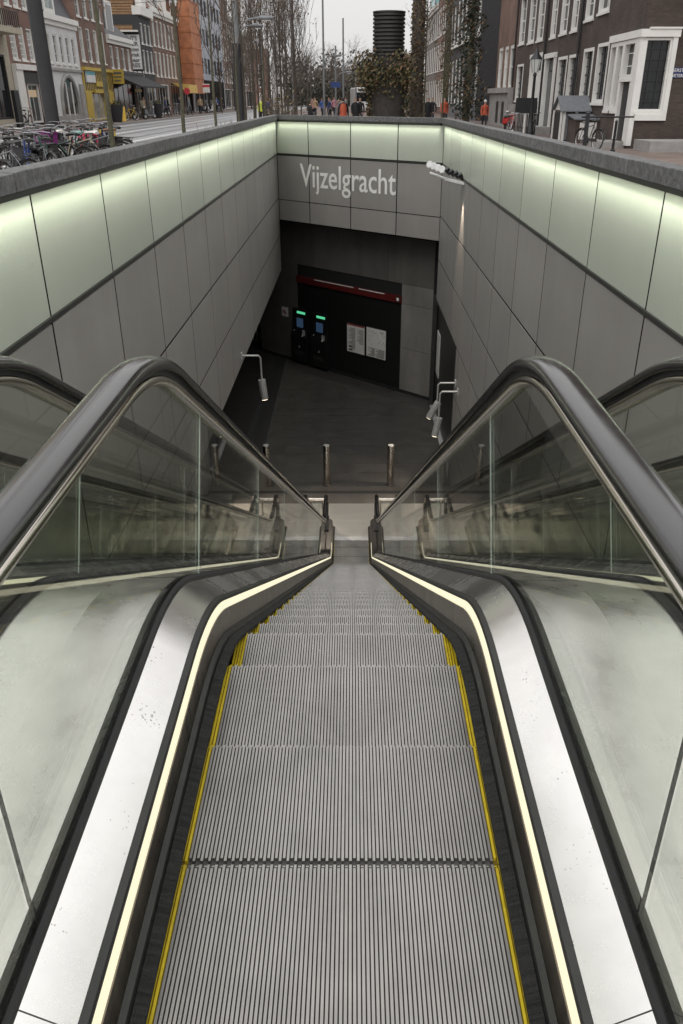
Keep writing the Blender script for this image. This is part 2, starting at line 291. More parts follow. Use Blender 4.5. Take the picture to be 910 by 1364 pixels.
# ------------------------------------------------------------------ mesh helpers
class MB:
    def __init__(s): s.v = []; s.f = []; s.m = []
    def face(s, pts, mi=0):
        i = len(s.v); s.v += [tuple(p) for p in pts]; s.f.append(tuple(range(i, i + len(pts)))); s.m.append(mi); return s
    def box(s, x0, x1, y0, y1, z0, z1, mi=0):
        i = len(s.v)
        s.v += [(x, y, z) for x in (x0, x1) for y in (y0, y1) for z in (z0, z1)]
        for q in ((0, 1, 3, 2), (4, 6, 7, 5), (0, 4, 5, 1), (2, 3, 7, 6), (0, 2, 6, 4), (1, 5, 7, 3)):
            s.f.append(tuple(i + k for k in q)); s.m.append(mi)
        return s
    def hexa(s, a, b, mi=0):      # two quads a, b (4 points each) joined
        i = len(s.v); s.v += [tuple(p) for p in a] + [tuple(p) for p in b]
        for q in ((3, 2, 1, 0), (4, 5, 6, 7), (0, 1, 5, 4), (1, 2, 6, 5), (2, 3, 7, 6), (3, 0, 4, 7)):
            s.f.append(tuple(i + k for k in q)); s.m.append(mi)
        return s
    def prism(s, poly, vec, mi=0):
        n = len(poly); i = len(s.v); vec = Vector(vec)
        s.v += [tuple(p) for p in poly] + [tuple(Vector(p) + vec) for p in poly]
        s.f.append(tuple(i + k for k in range(n))); s.f.append(tuple(i + n + k for k in reversed(range(n)))); s.m += [mi, mi]
        for k in range(n):
            j = (k + 1) % n; s.f.append((i + k, i + n + k, i + n + j, i + j)); s.m.append(mi)
        return s
    def tube(s, pts, r, n=6, mi=0, cap=True):
        pts = [Vector(p) for p in pts]; rs = r if isinstance(r, (list, tuple)) else [r] * len(pts)
        i0 = len(s.v); up = None
        for k, p in enumerate(pts):
            d = (pts[min(k + 1, len(pts) - 1)] - pts[max(k - 1, 0)]).normalized()
            if up is None:
                up = d.orthogonal().normalized()
            up = (up - d * up.dot(d))
            up = up.normalized() if up.length > 1e-5 else d.orthogonal().normalized()
            w = d.cross(up)
            for a in range(n):
                t = 2 * math.pi * a / n
                s.v.append(tuple(p + (up * math.cos(t) + w * math.sin(t)) * rs[k]))
        for k in range(len(pts) - 1):
            for a in range(n):
                b = (a + 1) % n
                s.f.append((i0 + k * n + a, i0 + k * n + b, i0 + (k + 1) * n + b, i0 + (k + 1) * n + a)); s.m.append(mi)
        if cap:
            s.f.append(tuple(i0 + a for a in reversed(range(n)))); s.m.append(mi)
            e = i0 + (len(pts) - 1) * n; s.f.append(tuple(e + a for a in range(n))); s.m.append(mi)
        return s
    def lathe(s, prof, c=(0, 0, 0), n=20, mi=0):   # prof: (r, z)
        i0 = len(s.v)
        for r, z in prof:
            for a in range(n):
                t = 2 * math.pi * a / n; s.v.append((c[0] + r * math.cos(t), c[1] + r * math.sin(t), c[2] + z))
        for k in range(len(prof) - 1):
            for a in range(n):
                b = (a + 1) % n
                s.f.append((i0 + k * n + a, i0 + k * n + b, i0 + (k + 1) * n + b, i0 + (k + 1) * n + a)); s.m.append(mi)
        s.f.append(tuple(i0 + a for a in reversed(range(n)))); s.m.append(mi)
        e = i0 + (len(prof) - 1) * n; s.f.append(tuple(e + a for a in range(n))); s.m.append(mi)
        return s
    def sweep(s, prof, pts, closed=True, mi=0, cap=True):   # prof (x, dz), pts (y, z): vertical offset sweep
        n = len(prof); i0 = len(s.v)
        for (y, z) in pts:
            for (x, dz) in prof: s.v.append((x, y, z + dz))
        for k in range(len(pts) - 1):
            for a in range(n if closed else n - 1):
                b = (a + 1) % n
                s.f.append((i0 + k * n + a, i0 + (k + 1) * n + a, i0 + (k + 1) * n + b, i0 + k * n + b)); s.m.append(mi)
        if closed and cap:
            s.f.append(tuple(i0 + a for a in range(n))); s.m.append(mi)
            e = i0 + (len(pts) - 1) * n; s.f.append(tuple(e + a for a in reversed(range(n)))); s.m.append(mi)
        return s
    def mesh(s, name, mats):
        me = bpy.data.meshes.new(name); me.from_pydata(s.v, [], s.f)
        for m in (mats if isinstance(mats, (list, tuple)) else [mats]): me.materials.append(MATS[m])
        if any(s.m): me.polygons.foreach_set('material_index', s.m)
        bm = bmesh.new(); bm.from_mesh(me); bmesh.ops.recalc_face_normals(bm, faces=bm.faces); bm.to_mesh(me); bm.free()
        me.update(); return me
    def build(s, name, mats, parent=None, smooth=False, bevel=0.0):
        o = link(name, s.mesh(name, mats), parent)
        if smooth: shade(o)
        if bevel: bev(o, bevel)
        return o
def shade(o, ang=40):
    me = o.data
    me.polygons.foreach_set('use_smooth', [True] * len(me.polygons))
    try: me.set_sharp_from_angle(angle=R(ang))
    except Exception: pass
def bev(o, w, seg=2):
    m = o.modifiers.new('bevel', 'BEVEL'); m.width = w; m.segments = seg; m.limit_method = 'ANGLE'
def link(name, data, parent=None, loc=None, rot=None):
    o = bpy.data.objects.new(name, data); col.objects.link(o)
    if parent: o.parent = parent
    if loc: o.location = loc
    if rot: o.rotation_euler = rot
    return o
def tag(o, label=None, cat=None, group=None, kind=None):
    if label: o['label'] = label
    if cat: o['category'] = cat
    if group: o['group'] = group
    if kind: o['kind'] = kind
    return o
def thing(name, label, cat, loc=(0, 0, 0), rz=0.0, group=None):
    o = link(name, None, None, loc, (0, 0, rz)); o.empty_display_size = 0.2
    return tag(o, label, cat, group)
def copy_tree(o, parent=None, kids=None):
    c = o.copy(); col.objects.link(c)
    if parent: c.parent = parent
    for ch in [x for x in bpy.data.objects if x.parent == o]:
        copy_tree(ch, c)
    return c
def structure(name, mb, mats, **k):
    return tag(mb.build(name, mats, **k), kind='structure')
def text_mesh(body, size, mats, name, bold=0.0, extrude=0.004, align='LEFT'):
    cu = bpy.data.curves.new('lettering', 'FONT'); cu.body = body; cu.size = size; cu.extrude = extrude; cu.offset = bold; cu.align_x = align
    cu.resolution_u = 3
    t = bpy.data.objects.new('lettering', cu); col.objects.link(t)
    dg = bpy.context.evaluated_depsgraph_get()
    me = bpy.data.meshes.new_from_object(t.evaluated_get(dg)); me.name = name
    bpy.data.objects.remove(t); bpy.data.curves.remove(cu)
    me.materials.clear(); me.materials.append(MATS[mats])
    return me

# ================================================================== THE SETTING
FZ = -7.22                      # lower hall floor
WX = 2.5                        # side walls of the well
YL, YR = 28.75, 24.10           # where the skewed end wall meets the left and right wall
COPZ = 1.21
def endY(x): return YL + (x + WX) / (2 * WX) * (YR - YL)
def tickY(x): return 25.2 - 0.95 * (x - 2.5)

g = MB()
hx = 2.72
BIG = 900
g.face([(-BIG, -60, 0), (-hx, -60, 0), (-hx, endY(-hx) + .3, 0), (-hx, BIG, 0), (-BIG, BIG, 0)])
g.face([(hx, -60, 0), (BIG, -60, 0), (BIG, BIG, 0), (hx, BIG, 0), (hx, endY(hx) + .3, 0)])
g.face([(-hx, endY(-hx) + .3, 0), (hx, endY(hx) + .3, 0), (hx, BIG, 0), (-hx, BIG, 0)])
g.face([(-hx, -60, 0), (hx, -60, 0), (hx, -1.2, 0), (-hx, -1.2, 0)])
structure('ground', g, 'paving_brick')
r = MB(); r.box(-16.4, -9.2, -60, 330, -0.05, 0.006); structure('road', r, 'road')
r = MB(); r.box(-20.0, -16.62, 20, 330, -0.05, 0.11); structure('pavement', r, 'paving_brick')
kb = MB(); kb.box(-16.62, -16.4, 20, 330, -0.05, 0.115); structure('kerb', kb, 'kerb_stone')
for x in (-10.5, -11.95, -13.3, -14.75):
    q = MB(); q.box(x - .09, x + .09, -60, 330, 0.0, 0.012); tag(q.build('tram_rail', 'rail_steel'), kind='structure')
for x in (-9.6, -12.6, -15.6):
    q = MB(); q.box(x - .08, x + .08, -60, 330, 0.0, 0.011); tag(q.build('lane_line', 'line_paint'), kind='structure')
q = MB(); q.box(3.0, 4.2, 26, 330, -0.05, 0.008); structure('path', q, 'kerb_stone')

# ---- side walls with cladding panels, frosted glass panels and coping stones, each its own piece
ROWS = [(-1.30, 0.03), (-2.50, -1.30), (-3.66, -2.50)]
PW = 1.925
def well_wall(name, sx, y0, y1, rows_low, holes=None):
    w = MB(); X = sx * (WX + 0.10)
    zlow = rows_low[-1][0]
    if holes:
        hy0, hy1, hz = holes
        w.box(min(X, X + sx * .2), max(X, X + sx * .2), y0, y1, hz, 1.06)
        w.box(min(X, X + sx * .2), max(X, X + sx * .2), y0, hy0, FZ, hz)
        w.box(min(X, X + sx * .2), max(X, X + sx * .2), hy1, y1 + .8, FZ, hz)
    else:
        w.box(min(X, X + sx * .2), max(X, X + sx * .2), y0, y1, zlow, 1.06)
    root = structure(name, w, 'joint_dark')
    off = 6.61 if sx < 0 else 6.84
    ys = [off + PW * k for k in range(-6, 16)]
    cache = {}
    def panel(nm, m, a, b, z0, z1, th):
        key = (nm, round(b - a, 3), round(z1 - z0, 3))
        if key not in cache:
            p = MB(); p.box(0, th, 0, b - a, 0, z1 - z0); cache[key] = p.mesh(nm, m)
        o = link(nm, cache[key], root, (sx * WX if sx > 0 else -WX - th, a, z0)); bev(o, 0.003, 1)
        return o
    for a, b in zip(ys[:-1], ys[1:]):
        a2, b2 = max(a, y0) + .018, min(b, y1 - .02) - .018
        if b2 - a2 < 0.15: continue
        panel('glass_panel', 'frosted', a2, b2, 0.075, 1.03, 0.02)
        for z0, z1 in rows_low:
            segs = [(a2, b2)]
            if holes and z0 < holes[2] - .01:
                segs = [(s, e) for s, e in ((a2, min(b2, holes[0] - .06)), (max(a2, holes[1] + .06), b2)) if e - s > .12]
            for s, e in segs:
                panel('cladding_panel', 'cladding', s, e, z0 + .015, z1 - .015, 0.026)
    # black joint strips between the panels
    jm = {}
    def strip(a, b, z0, z1):
        key = (round(b - a, 3), round(z1 - z0, 3))
        if key not in jm:
            p = MB(); p.box(0, .05, 0, b - a, 0, z1 - z0); jm[key] = p.mesh('joint_strip', 'joint_black')
        link('joint_strip', jm[key], root, (WX + .003 if sx > 0 else -WX - .053, a, z0))
    for a in ys:
        if not (y0 + .1 < a < y1 - .1): continue
        strip(a - .0175, a + .0175, .075, 1.03)
        for z0, z1 in rows_low:
            if holes and z0 < holes[2] - .01 and holes[0] - .1 < a < holes[1] + .1: continue
            strip(a - .0175, a + .0175, z0 + .0155, z1 - .0155)
    for z0, z1 in rows_low[:-1]:
        if holes and z0 < holes[2] + .05:
            strip(y0, holes[0] - .07, z0 - .0145, z0 + .0145)
        else: strip(y0, y1 - .02, z0 - .0145, z0 + .0145)
    # dark rail between glass and cladding
    rl = MB(); xi = sx * (WX - 0.012); rl.box(min(xi, X), max(xi, X), y0, y1 - .02, 0.032, 0.072); rl.build('rail', 'dark_alu', root)
    # lamp housing under the coping
    hsn = MB(); a = sx * (WX - .075); b = sx * (WX - .067); hsn.box(min(a, b), max(a, b), y0, y1 - .08, 1.035, 1.075)
    a = sx * (WX - .066); hsn.box(min(a, X), max(a, X), y0, y1 - .08, 1.066, 1.075); hsn.build('lamp_housing', 'dark_alu', root)
    led = MB(); a, b = sx * (WX - .062), sx * (WX - .040); led.box(min(a, b), max(a, b), y0, y1 - .1, 1.052, 1.064); led.build('light_strip', 'led_cool', root)
    # coping stones
    L = 1.45; k = 0; y = y0; rnd = random.Random(3)
    while y < y1 + .1:
        e = min(y + L, y1 + .1)
        p = MB(); a, b = sx * (WX - .085), sx * (WX + .105)
        p.box(min(a, b), max(a, b), 0, e - y - .006, 1.076, COPZ + rnd.uniform(-.003, .003))
        o = p.build('coping_stone', 'granite', root); o.location.y = y; bev(o, .006, 1); y = e
    return root
low_left = ROWS
low_right = ROWS + [(-4.85, -3.66), (-6.05, -4.85), (FZ, -6.05)]
wall_left = well_wall('wall_left', -1, -4.0, YL, low_left)
wall_right = well_wall('wall_right', 1, -4.0, YR, low_right, holes=(18.95, 24.6, -3.70))

# ---- the skewed end wall over the hall, with the station name
ang = math.atan2(YR - YL, 2 * WX); LEN = math.hypot(YR - YL, 2 * WX)
wend = thing('wall_end', None, None, (-WX, YL, 0), ang); wend['kind'] = 'structure'
q = MB(); q.box(-.3, LEN + .3, 0.10, 0.30, -2.0, 1.06); q.build('core', 'joint_dark', wend)
cuts = [0.02, 1.03, 0.02, 0.02]
tjs = [0.0]
for u in (410.5, 467, 530):
    # where each vertical joint cuts the skewed wall
    D = None; lo, hi = 0.0, LEN
    for _ in range(40):
        mid = (lo + hi) / 2; x = -WX + mid * math.cos(ang); y = YL + mid * math.sin(ang)
        d = y * CP + (EYE - .5) * SP
        if U0 + FPX * x / d < u: lo = mid
        else: hi = mid
    tjs.append(lo)
tjs.append(LEN)
for a, b in zip(tjs[:-1], tjs[1:]):
    for nm, m, z0, z1 in (('glass_panel', 'frosted', .075, 1.03), ('cladding_panel', 'cladding', -1.345, .03), ('cladding_panel', 'cladding', -2.0, -1.345)):
        p = MB(); p.box(a + .017, b - .017, 0, .026, z0 + .012, z1 - .012); o = p.build(nm, m, wend); bev(o, .003, 1)
for a in tjs[1:-1]:
    for z0, z1 in ((.085, 1.02), (-1.33, .02), (-1.99, -1.36)):
        p = MB(); p.box(a - .0165, a + .0165, .004, .06, z0, z1); p.build('joint_strip', 'joint_black', wend)
p = MB(); p.box(.02, LEN - .02, .004, .06, -1.3565, -1.3335); p.build('joint_strip', 'joint_black', wend)
p = MB(); p.box(0.02, LEN - .02, -.012, .03, .032, .072); p.build('rail', 'dark_alu', wend)
p = MB(); p.box(0.1, LEN - .1, -.075, -.067, 1.035, 1.075); p.box(0.1, LEN - .1, -.066, .03, 1.066, 1.075); p.build('lamp_housing', 'dark_alu', wend)
p = MB(); p.box(0.12, LEN - .12, -.062, -.04, 1.052, 1.064); p.build('light_strip', 'led_cool', wend)
k = 0; a = -.10
while a < LEN + .1:
    b = min(a + 1.5, LEN + .12); p = MB(); p.box(a, b - .006, -.083, .16, 1.077, COPZ - .002); o = p.build('coping_stone', 'granite', wend); bev(o, .006, 1); a = b
# letters
def lx(u):
    lo, hi = 0.0, LEN
    for _ in range(40):
        mid = (lo + hi) / 2; x = -WX + mid * math.cos(ang); y = YL + mid * math.sin(ang)
        d = y * CP + (EYE + .6) * SP
        if U0 + FPX * x / d < u: lo = mid
        else: hi = mid
    return lo
tm = text_mesh('Vijzelgracht', 1.0, 'white_letter', 'station_name', bold=0.006, extrude=0.003)
xs = [v.co.x for v in tm.vertices]; x0t, x1t = lx(400), lx(527.5)
so = (x1t - x0t) / (max(xs) - min(xs))
o = link('station_name', tm, wend, (x0t - min(xs) * so, -.004, -.86), (R(90), 0, 0)); o.scale = (so, 0.98, 1)
o['label'] = 'large white letters reading Vijzelgracht'

# area lamps of the strips under the coping, with added narrow fill lamps
def strip_light(name, loc, rot, length, w, power, parent, sp=100):
    d = bpy.data.lights.new(name, 'AREA'); d.shape = 'RECTANGLE'; d.size = length; d.size_y = w; d.energy = power; d.color = (0.98, 1.0, 0.82); d.spread = R(sp)
    o = link(name, d, parent, loc, rot); return o
SPW = 0.8; SPN = 1.8
# area light emits along local -Z; long side is local X
def aim(o, direction, xaxis):
    z = -Vector(direction).normalized(); x = Vector(xaxis).normalized(); x = (x - z * x.dot(z)).normalized(); y = z.cross(x)
    o.rotation_euler = Matrix((x, y, z)).transposed().to_euler()
for pw, sp_, sl in ((SPW, 100, .16), (SPN, 42, .17)):       # the wide strip light, and an added narrow lamp that lifts the mid panel
    o = strip_light('strip_fill_lamp', (-WX + .051, (YL - 4) / 2, 1.05), None, YL + 3.8, .02, pw * (YL + 4), wall_left, sp_); aim(o, (-sl, 0, -1), (0, 1, 0))
    o = strip_light('strip_fill_lamp', (WX - .051, (YR - 4) / 2, 1.05), None, YR + 3.8, .02, pw * (YR + 4), wall_right, sp_); aim(o, (sl, 0, -1), (0, 1, 0))
    o = strip_light('strip_fill_lamp', (LEN / 2, -.051, 1.05), None, LEN - .3, .02, pw * .6 * LEN, wend, sp_); aim(o, (0, sl, -1), (1, 0, 0))

# ---- lower hall: floor with tiles, ceiling, ticket wall
fl = MB(); fl.box(-12, 2.7, 14.0, 36, FZ - .3, FZ - .006); floor = structure('hall_floor', fl, 'tile_joint')
tiles = {}
ts = 0.62; n_t = 0
tile_spots = []
yy = 17.56
while yy < 31:
    xx = 2.46 - ts
    while xx > -6.3:
        y_b = tickY(xx + ts / 2)
        if yy + ts < y_b + .8 and not (-2.92 < xx + ts and xx < -2.58 and yy > 19.5): tile_spots.append((xx, yy))
        xx -= ts
    yy += ts
tm_ = MB(); tm_.box(.003, ts - .003, .003, ts - .003, -.02, 0); tme = tm_.mesh('floor_tile', 'floor_tile')
for x, y in tile_spots[:300]: link('floor_tile', tme, floor, (x, y, FZ))
q = MB(); q.box(-12, -6.2, 14, 36, FZ - .02, FZ); q.box(-6.2, 2.46, 14, 17.54, FZ - .02, FZ - .003); q.build('floor_sheet', 'floor_tile', floor)
q = MB(); q.box(-2.95, -2.56, 19.5, 31, FZ - .004, FZ + .004); q.build('floor_track', 'hall_dark', floor)
q = MB(); q.box(-4.4, 2.46, 18.16, 18.31, FZ - .004, FZ + .004); q.build('drain_slot', 'joint_dark', floor)
ce = MB()
ce.face([(-12, 36, -2.03), (2.9, 36, -2.03), (2.9, endY(2.9) + .05, -2.03), (-2.5, endY(-2.5) + .05, -2.03), (-12, endY(-2.5) + .05, -2.03)])
ce.face([(-12, 14, -3.60), (-2.56, 14, -3.60), (-2.56, 29.2, -3.60), (-12, 29.2, -3.60)])
structure('hall_ceiling', ce, 'hall_dark')
# shell round the hall so that no daylight leaks in
sh = MB(); sh.box(-12.2, -12, 13.8, 36.2, FZ - .3, 0); sh.box(-12.2, 3, 36, 36.2, FZ - .3, 0); sh.box(-12.2, -2.56, 13.8, 14.0, FZ - .3, -.01)
sh.box(2.73, 2.9, 13.8, 36, FZ - .3, -.01)
sh.box(-12, -2.75, 14, 36, -.30, -.02)
sh.box(-2.75, 2.73, endY(-2.75) + .4, 36, -.30, -.02)
structure('hall_shell', sh, 'hall_dark')

tang = math.atan2(-.95, 1); TL = 8.3
twall = thing('wall_ticket', None, None, (2.52, tickY(2.52), FZ), tang + math.pi); twall['kind'] = 'structure'   # local x runs to the left along the wall, local +y away to the viewer
def tl(u, v):      # pixel on the ticket wall -> (along, height)
    w = (v - PY) / FPX; dx, dy, dz = (u - U0) / FPX, CP - w * SP, -(SP + w * CP)
    # x = t dx ; y = t dy on y = 25.2 - .95 (x - 2.5)
    t = (25.2 + .95 * 2.5) / (dy + .95 * dx)
    return ((2.52 - t * dx) * math.hypot(1, .95), EYE + t * dz - FZ)
core = MB(); core.box(-.3, 8.4, -.35, -.03, 0, 5.3); core.build('core', 'joint_dark', twall)
sR, sL = tl(533, 470)[0], tl(398, 440)[0]
bt_top = 3.28
def tpanel(a, b, z0, z1, m='cladding_shade', y=0.0, nm='cladding_panel'):
    p = MB(); p.box(a + .006, b - .006, y - .03, y, z0 + .006, z1 - .006); return p.build(nm, m, twall)
edges = [0.0, 0.85, sR + .02]
for z0, z1 in ((0.1, 1.55), (1.55, 3.0), (3.0, 3.62)):
    tpanel(0, sR, z0, z1, 'cladding_half_shade')
for a, b in ((0, 1.9), (1.9, 3.9), (3.9, 5.9), (5.9, 8.2)):
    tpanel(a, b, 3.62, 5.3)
for z0, z1 in ((.1, 1.85), (1.85, 3.62)):
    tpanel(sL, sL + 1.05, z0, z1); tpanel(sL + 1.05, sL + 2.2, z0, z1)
pl = MB(); pl.box(0, 8.2, -.03, .012, 0, .1); pl.build('plinth', 'joint_dark', twall)
b1 = tl(542, 427)[1]; b0 = tl(540, 432)[1]
rb = MB(); rb.box(sR - .02, sL, -.02, .05, 3.00, 3.23)
redband = rb.build('fascia_band', 'red_band', twall); redband['label'] = 'dark red sign band above ticket machines'
q = MB(); q.box(sR + 2.1, sR + 4.0, .05, .056, 3.19, 3.215); q.build('light_line', 'white_print', redband)
q = MB(); q.box(sR + .7, sR + 1.85, .05, .056, 3.19, 3.215); q.build('light_line', 'white_print', redband)
q = MB(); q.box(sR + .04, sR + .19, .05, .056, 3.02, 3.2); q.build('pictogram', 'black_panel', redband)
q = MB(); q.box(sR + .07, sR + .16, .056, .06, 3.06, 3.16); q.build('pictogram_mark', 'white_print', redband)
bp_ = MB(); bp_.box(sR, sL, -.03, -.012, .1, 3.0); bp_.build('recess_panel', 'black_panel', twall)
# posters
def poster(c, label, kind):
    (a1, z1), (a0, z0) = tl(*c[0]), tl(*c[1])
    t = thing('poster', label, 'poster', group=None)
    t.parent = None
    wm = Matrix.Translation((2.52, tickY(2.52), FZ)) @ Matrix.Rotation(tang + math.pi, 4, 'Z') @ Matrix.Translation(((a0 + a1) / 2, 0.0, z0))
    t.matrix_world = wm
    w, h = abs(a1 - a0), z1 - z0
    q = MB(); q.box(-w / 2 - .04, w / 2 + .04, -.012, .02, -.04, h + .04); q.build('frame', 'black_panel', t)
    q = MB(); q.box(-w / 2, w / 2, .02, .024, 0, h); sheet = q.build('sheet', 'poster_paper', t)
    q = MB(); rr = random.Random(4 if kind else 5)
    if kind:
        for k in range(26):
            z = h * (.12 + .76 * k / 26); q.box(w * .02, w * .02 + w * rr.uniform(.15, .42), .024, .026, z, z + h * .012)
            if k > 7: q.box(-w * .45, -w * .45 + w * rr.uniform(.2, .4), .024, .026, z, z + h * .012)
        for zz in (.05, .16): q.box(w * .18, w * .4, .024, .026, h * zz, h * (zz + .07))
    else:
        for k in range(16):
            z = h * (.03 + .3 * k / 16); q.box(-w * .45, -w * .45 + w * rr.uniform(.3, .5), .024, .026, z, z + h * .009)
            q.box(w * .05, w * .05 + w * rr.uniform(.15, .38), .024, .026, z, z + h * .009)
        for k in range(26):
            x, z = rr.uniform(-.45, .4) * w, h * rr.uniform(.42, .93); a = rr.uniform(0, 6.28); l = .12 * w * rr.uniform(.5, 2)
            dx, dz = math.cos(a) * l, math.sin(a) * l
            x2, z2 = max(-.46 * w, min(.46 * w, x + dx)), max(.4 * h, min(.96 * h, z + dz))
            q.tube([(x, .024, z), (x2, .024, z2)], .004, 3)
    o_ = q.build('print', 'ink', t); o_['kind'] = 'stuff'
    if kind:
        q = MB(); q.box(-w / 2 + .01, w / 2 - .01, .024, .026, h * .95, h); q.build('red_heading', 'poster_red', t)
    return t
poster(((463, 430), (486, 473)), 'printed notice with red heading on the black ticket wall', 1)
poster(((489, 435), (514, 480)), 'framed route map on the black ticket wall right of the notice', 0)
# ticket machines
def machine(u, v_top, label):
    a, z = tl(u, v_top)
    t = thing('ticket_machine', label, 'ticket machine', group='ticket machines')
    t.matrix_world = Matrix.Translation((2.52, tickY(2.52), FZ)) @ Matrix.Rotation(tang + math.pi, 4, 'Z') @ Matrix.Translation((a, 0.0, 0.1))
    q = MB(); q.prism([(-.42, 0, 0), (-.42, .18, 0), (-.42, .18, .95), (-.42, .10, 1.15), (-.42, .05, 1.95), (-.42, 0, 1.95)], (.84, 0, 0)); body = q.build('cabinet', 'black_panel', t); bev(body, .012)
    q = MB(); q.box(-.17, .17, .084, .094, 1.28, 1.62); s = q.build('screen', 'screen_blue', t); s.rotation_euler = (0, 0, 0)
    q = MB(); q.box(-.26, .16, .06, .078, 1.78, 1.86); q.build('light_bar', 'green_light', t)
    q = MB(); q.box(-.30, -.18, .13, .17, 1.02, 1.22); q.tube([(-.24, .15, 1.12), (-.24, .22, 1.0)], .03, 8); q.build('card_reader', 'lamp_grey', t)
    q = MB(); q.box(.24, .29, .13, .15, 1.12, 1.17); q.build('coin_slot', 'lamp_grey', t)
    q = MB(); q.box(-.06, -.02, .18, .2, .55, .62); q.build('lock', 'lamp_grey', t)
    q = MB(); q.box(-.25, .25, .18, .186, .25, .42); q.build('tray', 'hall_dark', t)
    return t
machine(402, 432, 'black ticket machine with blue screen, nearer the grey wall sign')
machine(428, 437, 'black ticket machine with blue screen, nearer the posters')
(a, z) = tl(380, 415)
t = thing('wall_sign', 'small pale square sign on grey panel left of ticket machines', 'sign')
t.matrix_world = Matrix.Translation((2.52, tickY(2.52), FZ)) @ Matrix.Rotation(tang + math.pi, 4, 'Z') @ Matrix.Translation((a, 0, z - .17))
q = MB(); q.box(-.17, .17, 0, .02, 0, .34); q.build('plate', 'poster_paper', t)
q = MB(); q.box(-.08, .06, .02, .023, .1, .15); q.box(-.02, .1, .02, .023, .16, .22); q.build('pictogram', 'poster_red', t)

# ---- barred gate in the left part of the hall
t = thing('metal_gate', 'dark barred metal gate in the side passage under the left wall', 'gate', (-6.1, 31.6, FZ), R(12))
q = MB(); q.box(-.05, .05, -.05, .05, 0, 3.4); q.box(3.0, 3.1, -.05, .05, 0, 3.4); q.box(0, 3.1, -.04, .04, 3.3, 3.4); q.box(0, 3.1, -.04, .04, .1, .18); q.build('frame', 'dark_alu', t)
bm_ = MB(); bm_.tube([(0, 0, .1), (0, 0, 3.35)], .02, 6); bme = bm_.mesh('bar', 'lamp_grey')
for k in range(1, 22): link('bar', bme, t, (k * .141, 0, 0))

# ---- dark doorway in the right wall
t = thing('side_doorway', 'tall black framed doorway in the right cladding wall', 'doorway', (WX, 18.95, FZ))
q = MB(); q.box(-.012, .2, -.06, 0, 0, 3.58); q.box(-.012, .2, 5.65, 5.7, 0, 3.58); q.box(-.012, .2, -.06, 5.7, 3.52, 3.6); q.build('frame', 'dark_alu', t)
q = MB(); q.box(.12, .16, 0, 5.65, 0, 3.52); q.build('door_panel', 'black_panel', t)
q = MB(); q.box(.10, .12, 4.55, 5.3, 1.3, 2.6); q.build('notice_plate', 'poster_paper', t)
q = MB(); q.box(.0, .12, 0, 5.65, 0, .05); q.build('threshold', 'lamp_grey', t)

# ================================================================== ESCALATORS
V1Y, V2Y = 2.25, 14.75
INC = math.atan2(-FZ, V2Y - V1Y)
def base_path(ya, yb, Rc=1.3, n=9, V1Y=2.25, V2Y=14.75):
    T = Rc * math.tan(INC / 2); pts = [(ya, 0.0)]
    for k in range(n + 1):
        a = INC * k / n; pts.append((V1Y - T + Rc * math.sin(a), -Rc * (1 - math.cos(a))))
    for k in range(n + 1):
        a = INC * (1 - k / n); pts.append((V2Y + T - Rc * math.sin(a), FZ + Rc * (1 - math.cos(a))))
    pts.append((yb, FZ)); return pts
def at_len(pts, s):
    for (a, b) in zip(pts[:-1], pts[1:]):
        L = math.hypot(b[0] - a[0], b[1] - a[1])
        if s <= L: return (a[0] + (b[0] - a[0]) * s / L, a[1] + (b[1] - a[1]) * s / L)
        s -= L
    return pts[-1]
def zpath(pts, y):
    for (a, b) in zip(pts[:-1], pts[1:]):
        if a[0] <= y <= b[0]: return a[1] + (b[1] - a[1]) * (y - a[0]) / (b[0] - a[0])
    return pts[-1][1] if y > pts[-1][0] else pts[0][1]
TREAD, HALF, NR = 0.41, 0.4185, 86
PITCH_R = 2 * HALF / NR
def step_meshes():
    tr, yl, yr = MB(), MB(), MB()
    # groove floor and ridges; local y from -TREAD (back) to 0 (nose); riser below the nose
    RD = 0.011
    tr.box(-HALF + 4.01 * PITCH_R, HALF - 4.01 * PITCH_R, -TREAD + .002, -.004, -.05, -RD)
    tr.box(-HALF, HALF, -.030, -.006, -.24, -.05)
    for k in range(NR):
        x = -HALF + (k + .5) * PITCH_R; w = PITCH_R * .33; wb = PITCH_R * .38
        m = yl if k < 4 else yr if k >= NR - 4 else tr
        prof = [(x - wb, -RD - .001), (x - w, 0), (x + w, 0), (x + wb, -RD - .001)]
        i = len(m.v)
        y0, y1 = -TREAD + (.006 if k % 2 else .014), -.003; yt = -.003 if k % 2 else -.013
        path = [(y0, 0, 0), (y1 - .004, 0, 0), (y1, -.004, 0), (y1 - .004, -.20, 0)]
        m.hexa([(x - wb, y0, -RD), (x - w, y0, 0), (x + w, y0, 0), (x + wb, y0, -RD)], [(x - wb, yt, -RD), (x - w, yt - .002, 0), (x + w, yt - .002, 0), (x + wb, yt, -RD)], 1 if m is tr else 0)
        m.hexa([(x - wb, y1 - .006, -RD), (x - wb, y1 + .004, -RD), (x + wb, y1 + .004, -RD), (x + wb, y1 - .006, -RD)], [(x - wb, y1 - .012, -.20), (x - wb, y1, -.20), (x + wb, y1, -.20), (x + wb, y1 - .012, -.20)], 1 if m is tr else 0)
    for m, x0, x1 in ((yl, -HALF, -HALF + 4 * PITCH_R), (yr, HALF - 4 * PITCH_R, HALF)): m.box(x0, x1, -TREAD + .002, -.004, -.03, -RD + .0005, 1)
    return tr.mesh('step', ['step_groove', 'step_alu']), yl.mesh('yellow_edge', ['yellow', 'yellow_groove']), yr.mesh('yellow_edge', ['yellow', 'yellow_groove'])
step_me, yellow_l, yellow_r = step_meshes()
bp = base_path(0.0, 18.0)
GAP = 0.252          # half of the gap between neighbouring balustrades
PERIOD = 1.594
GX = 0.565
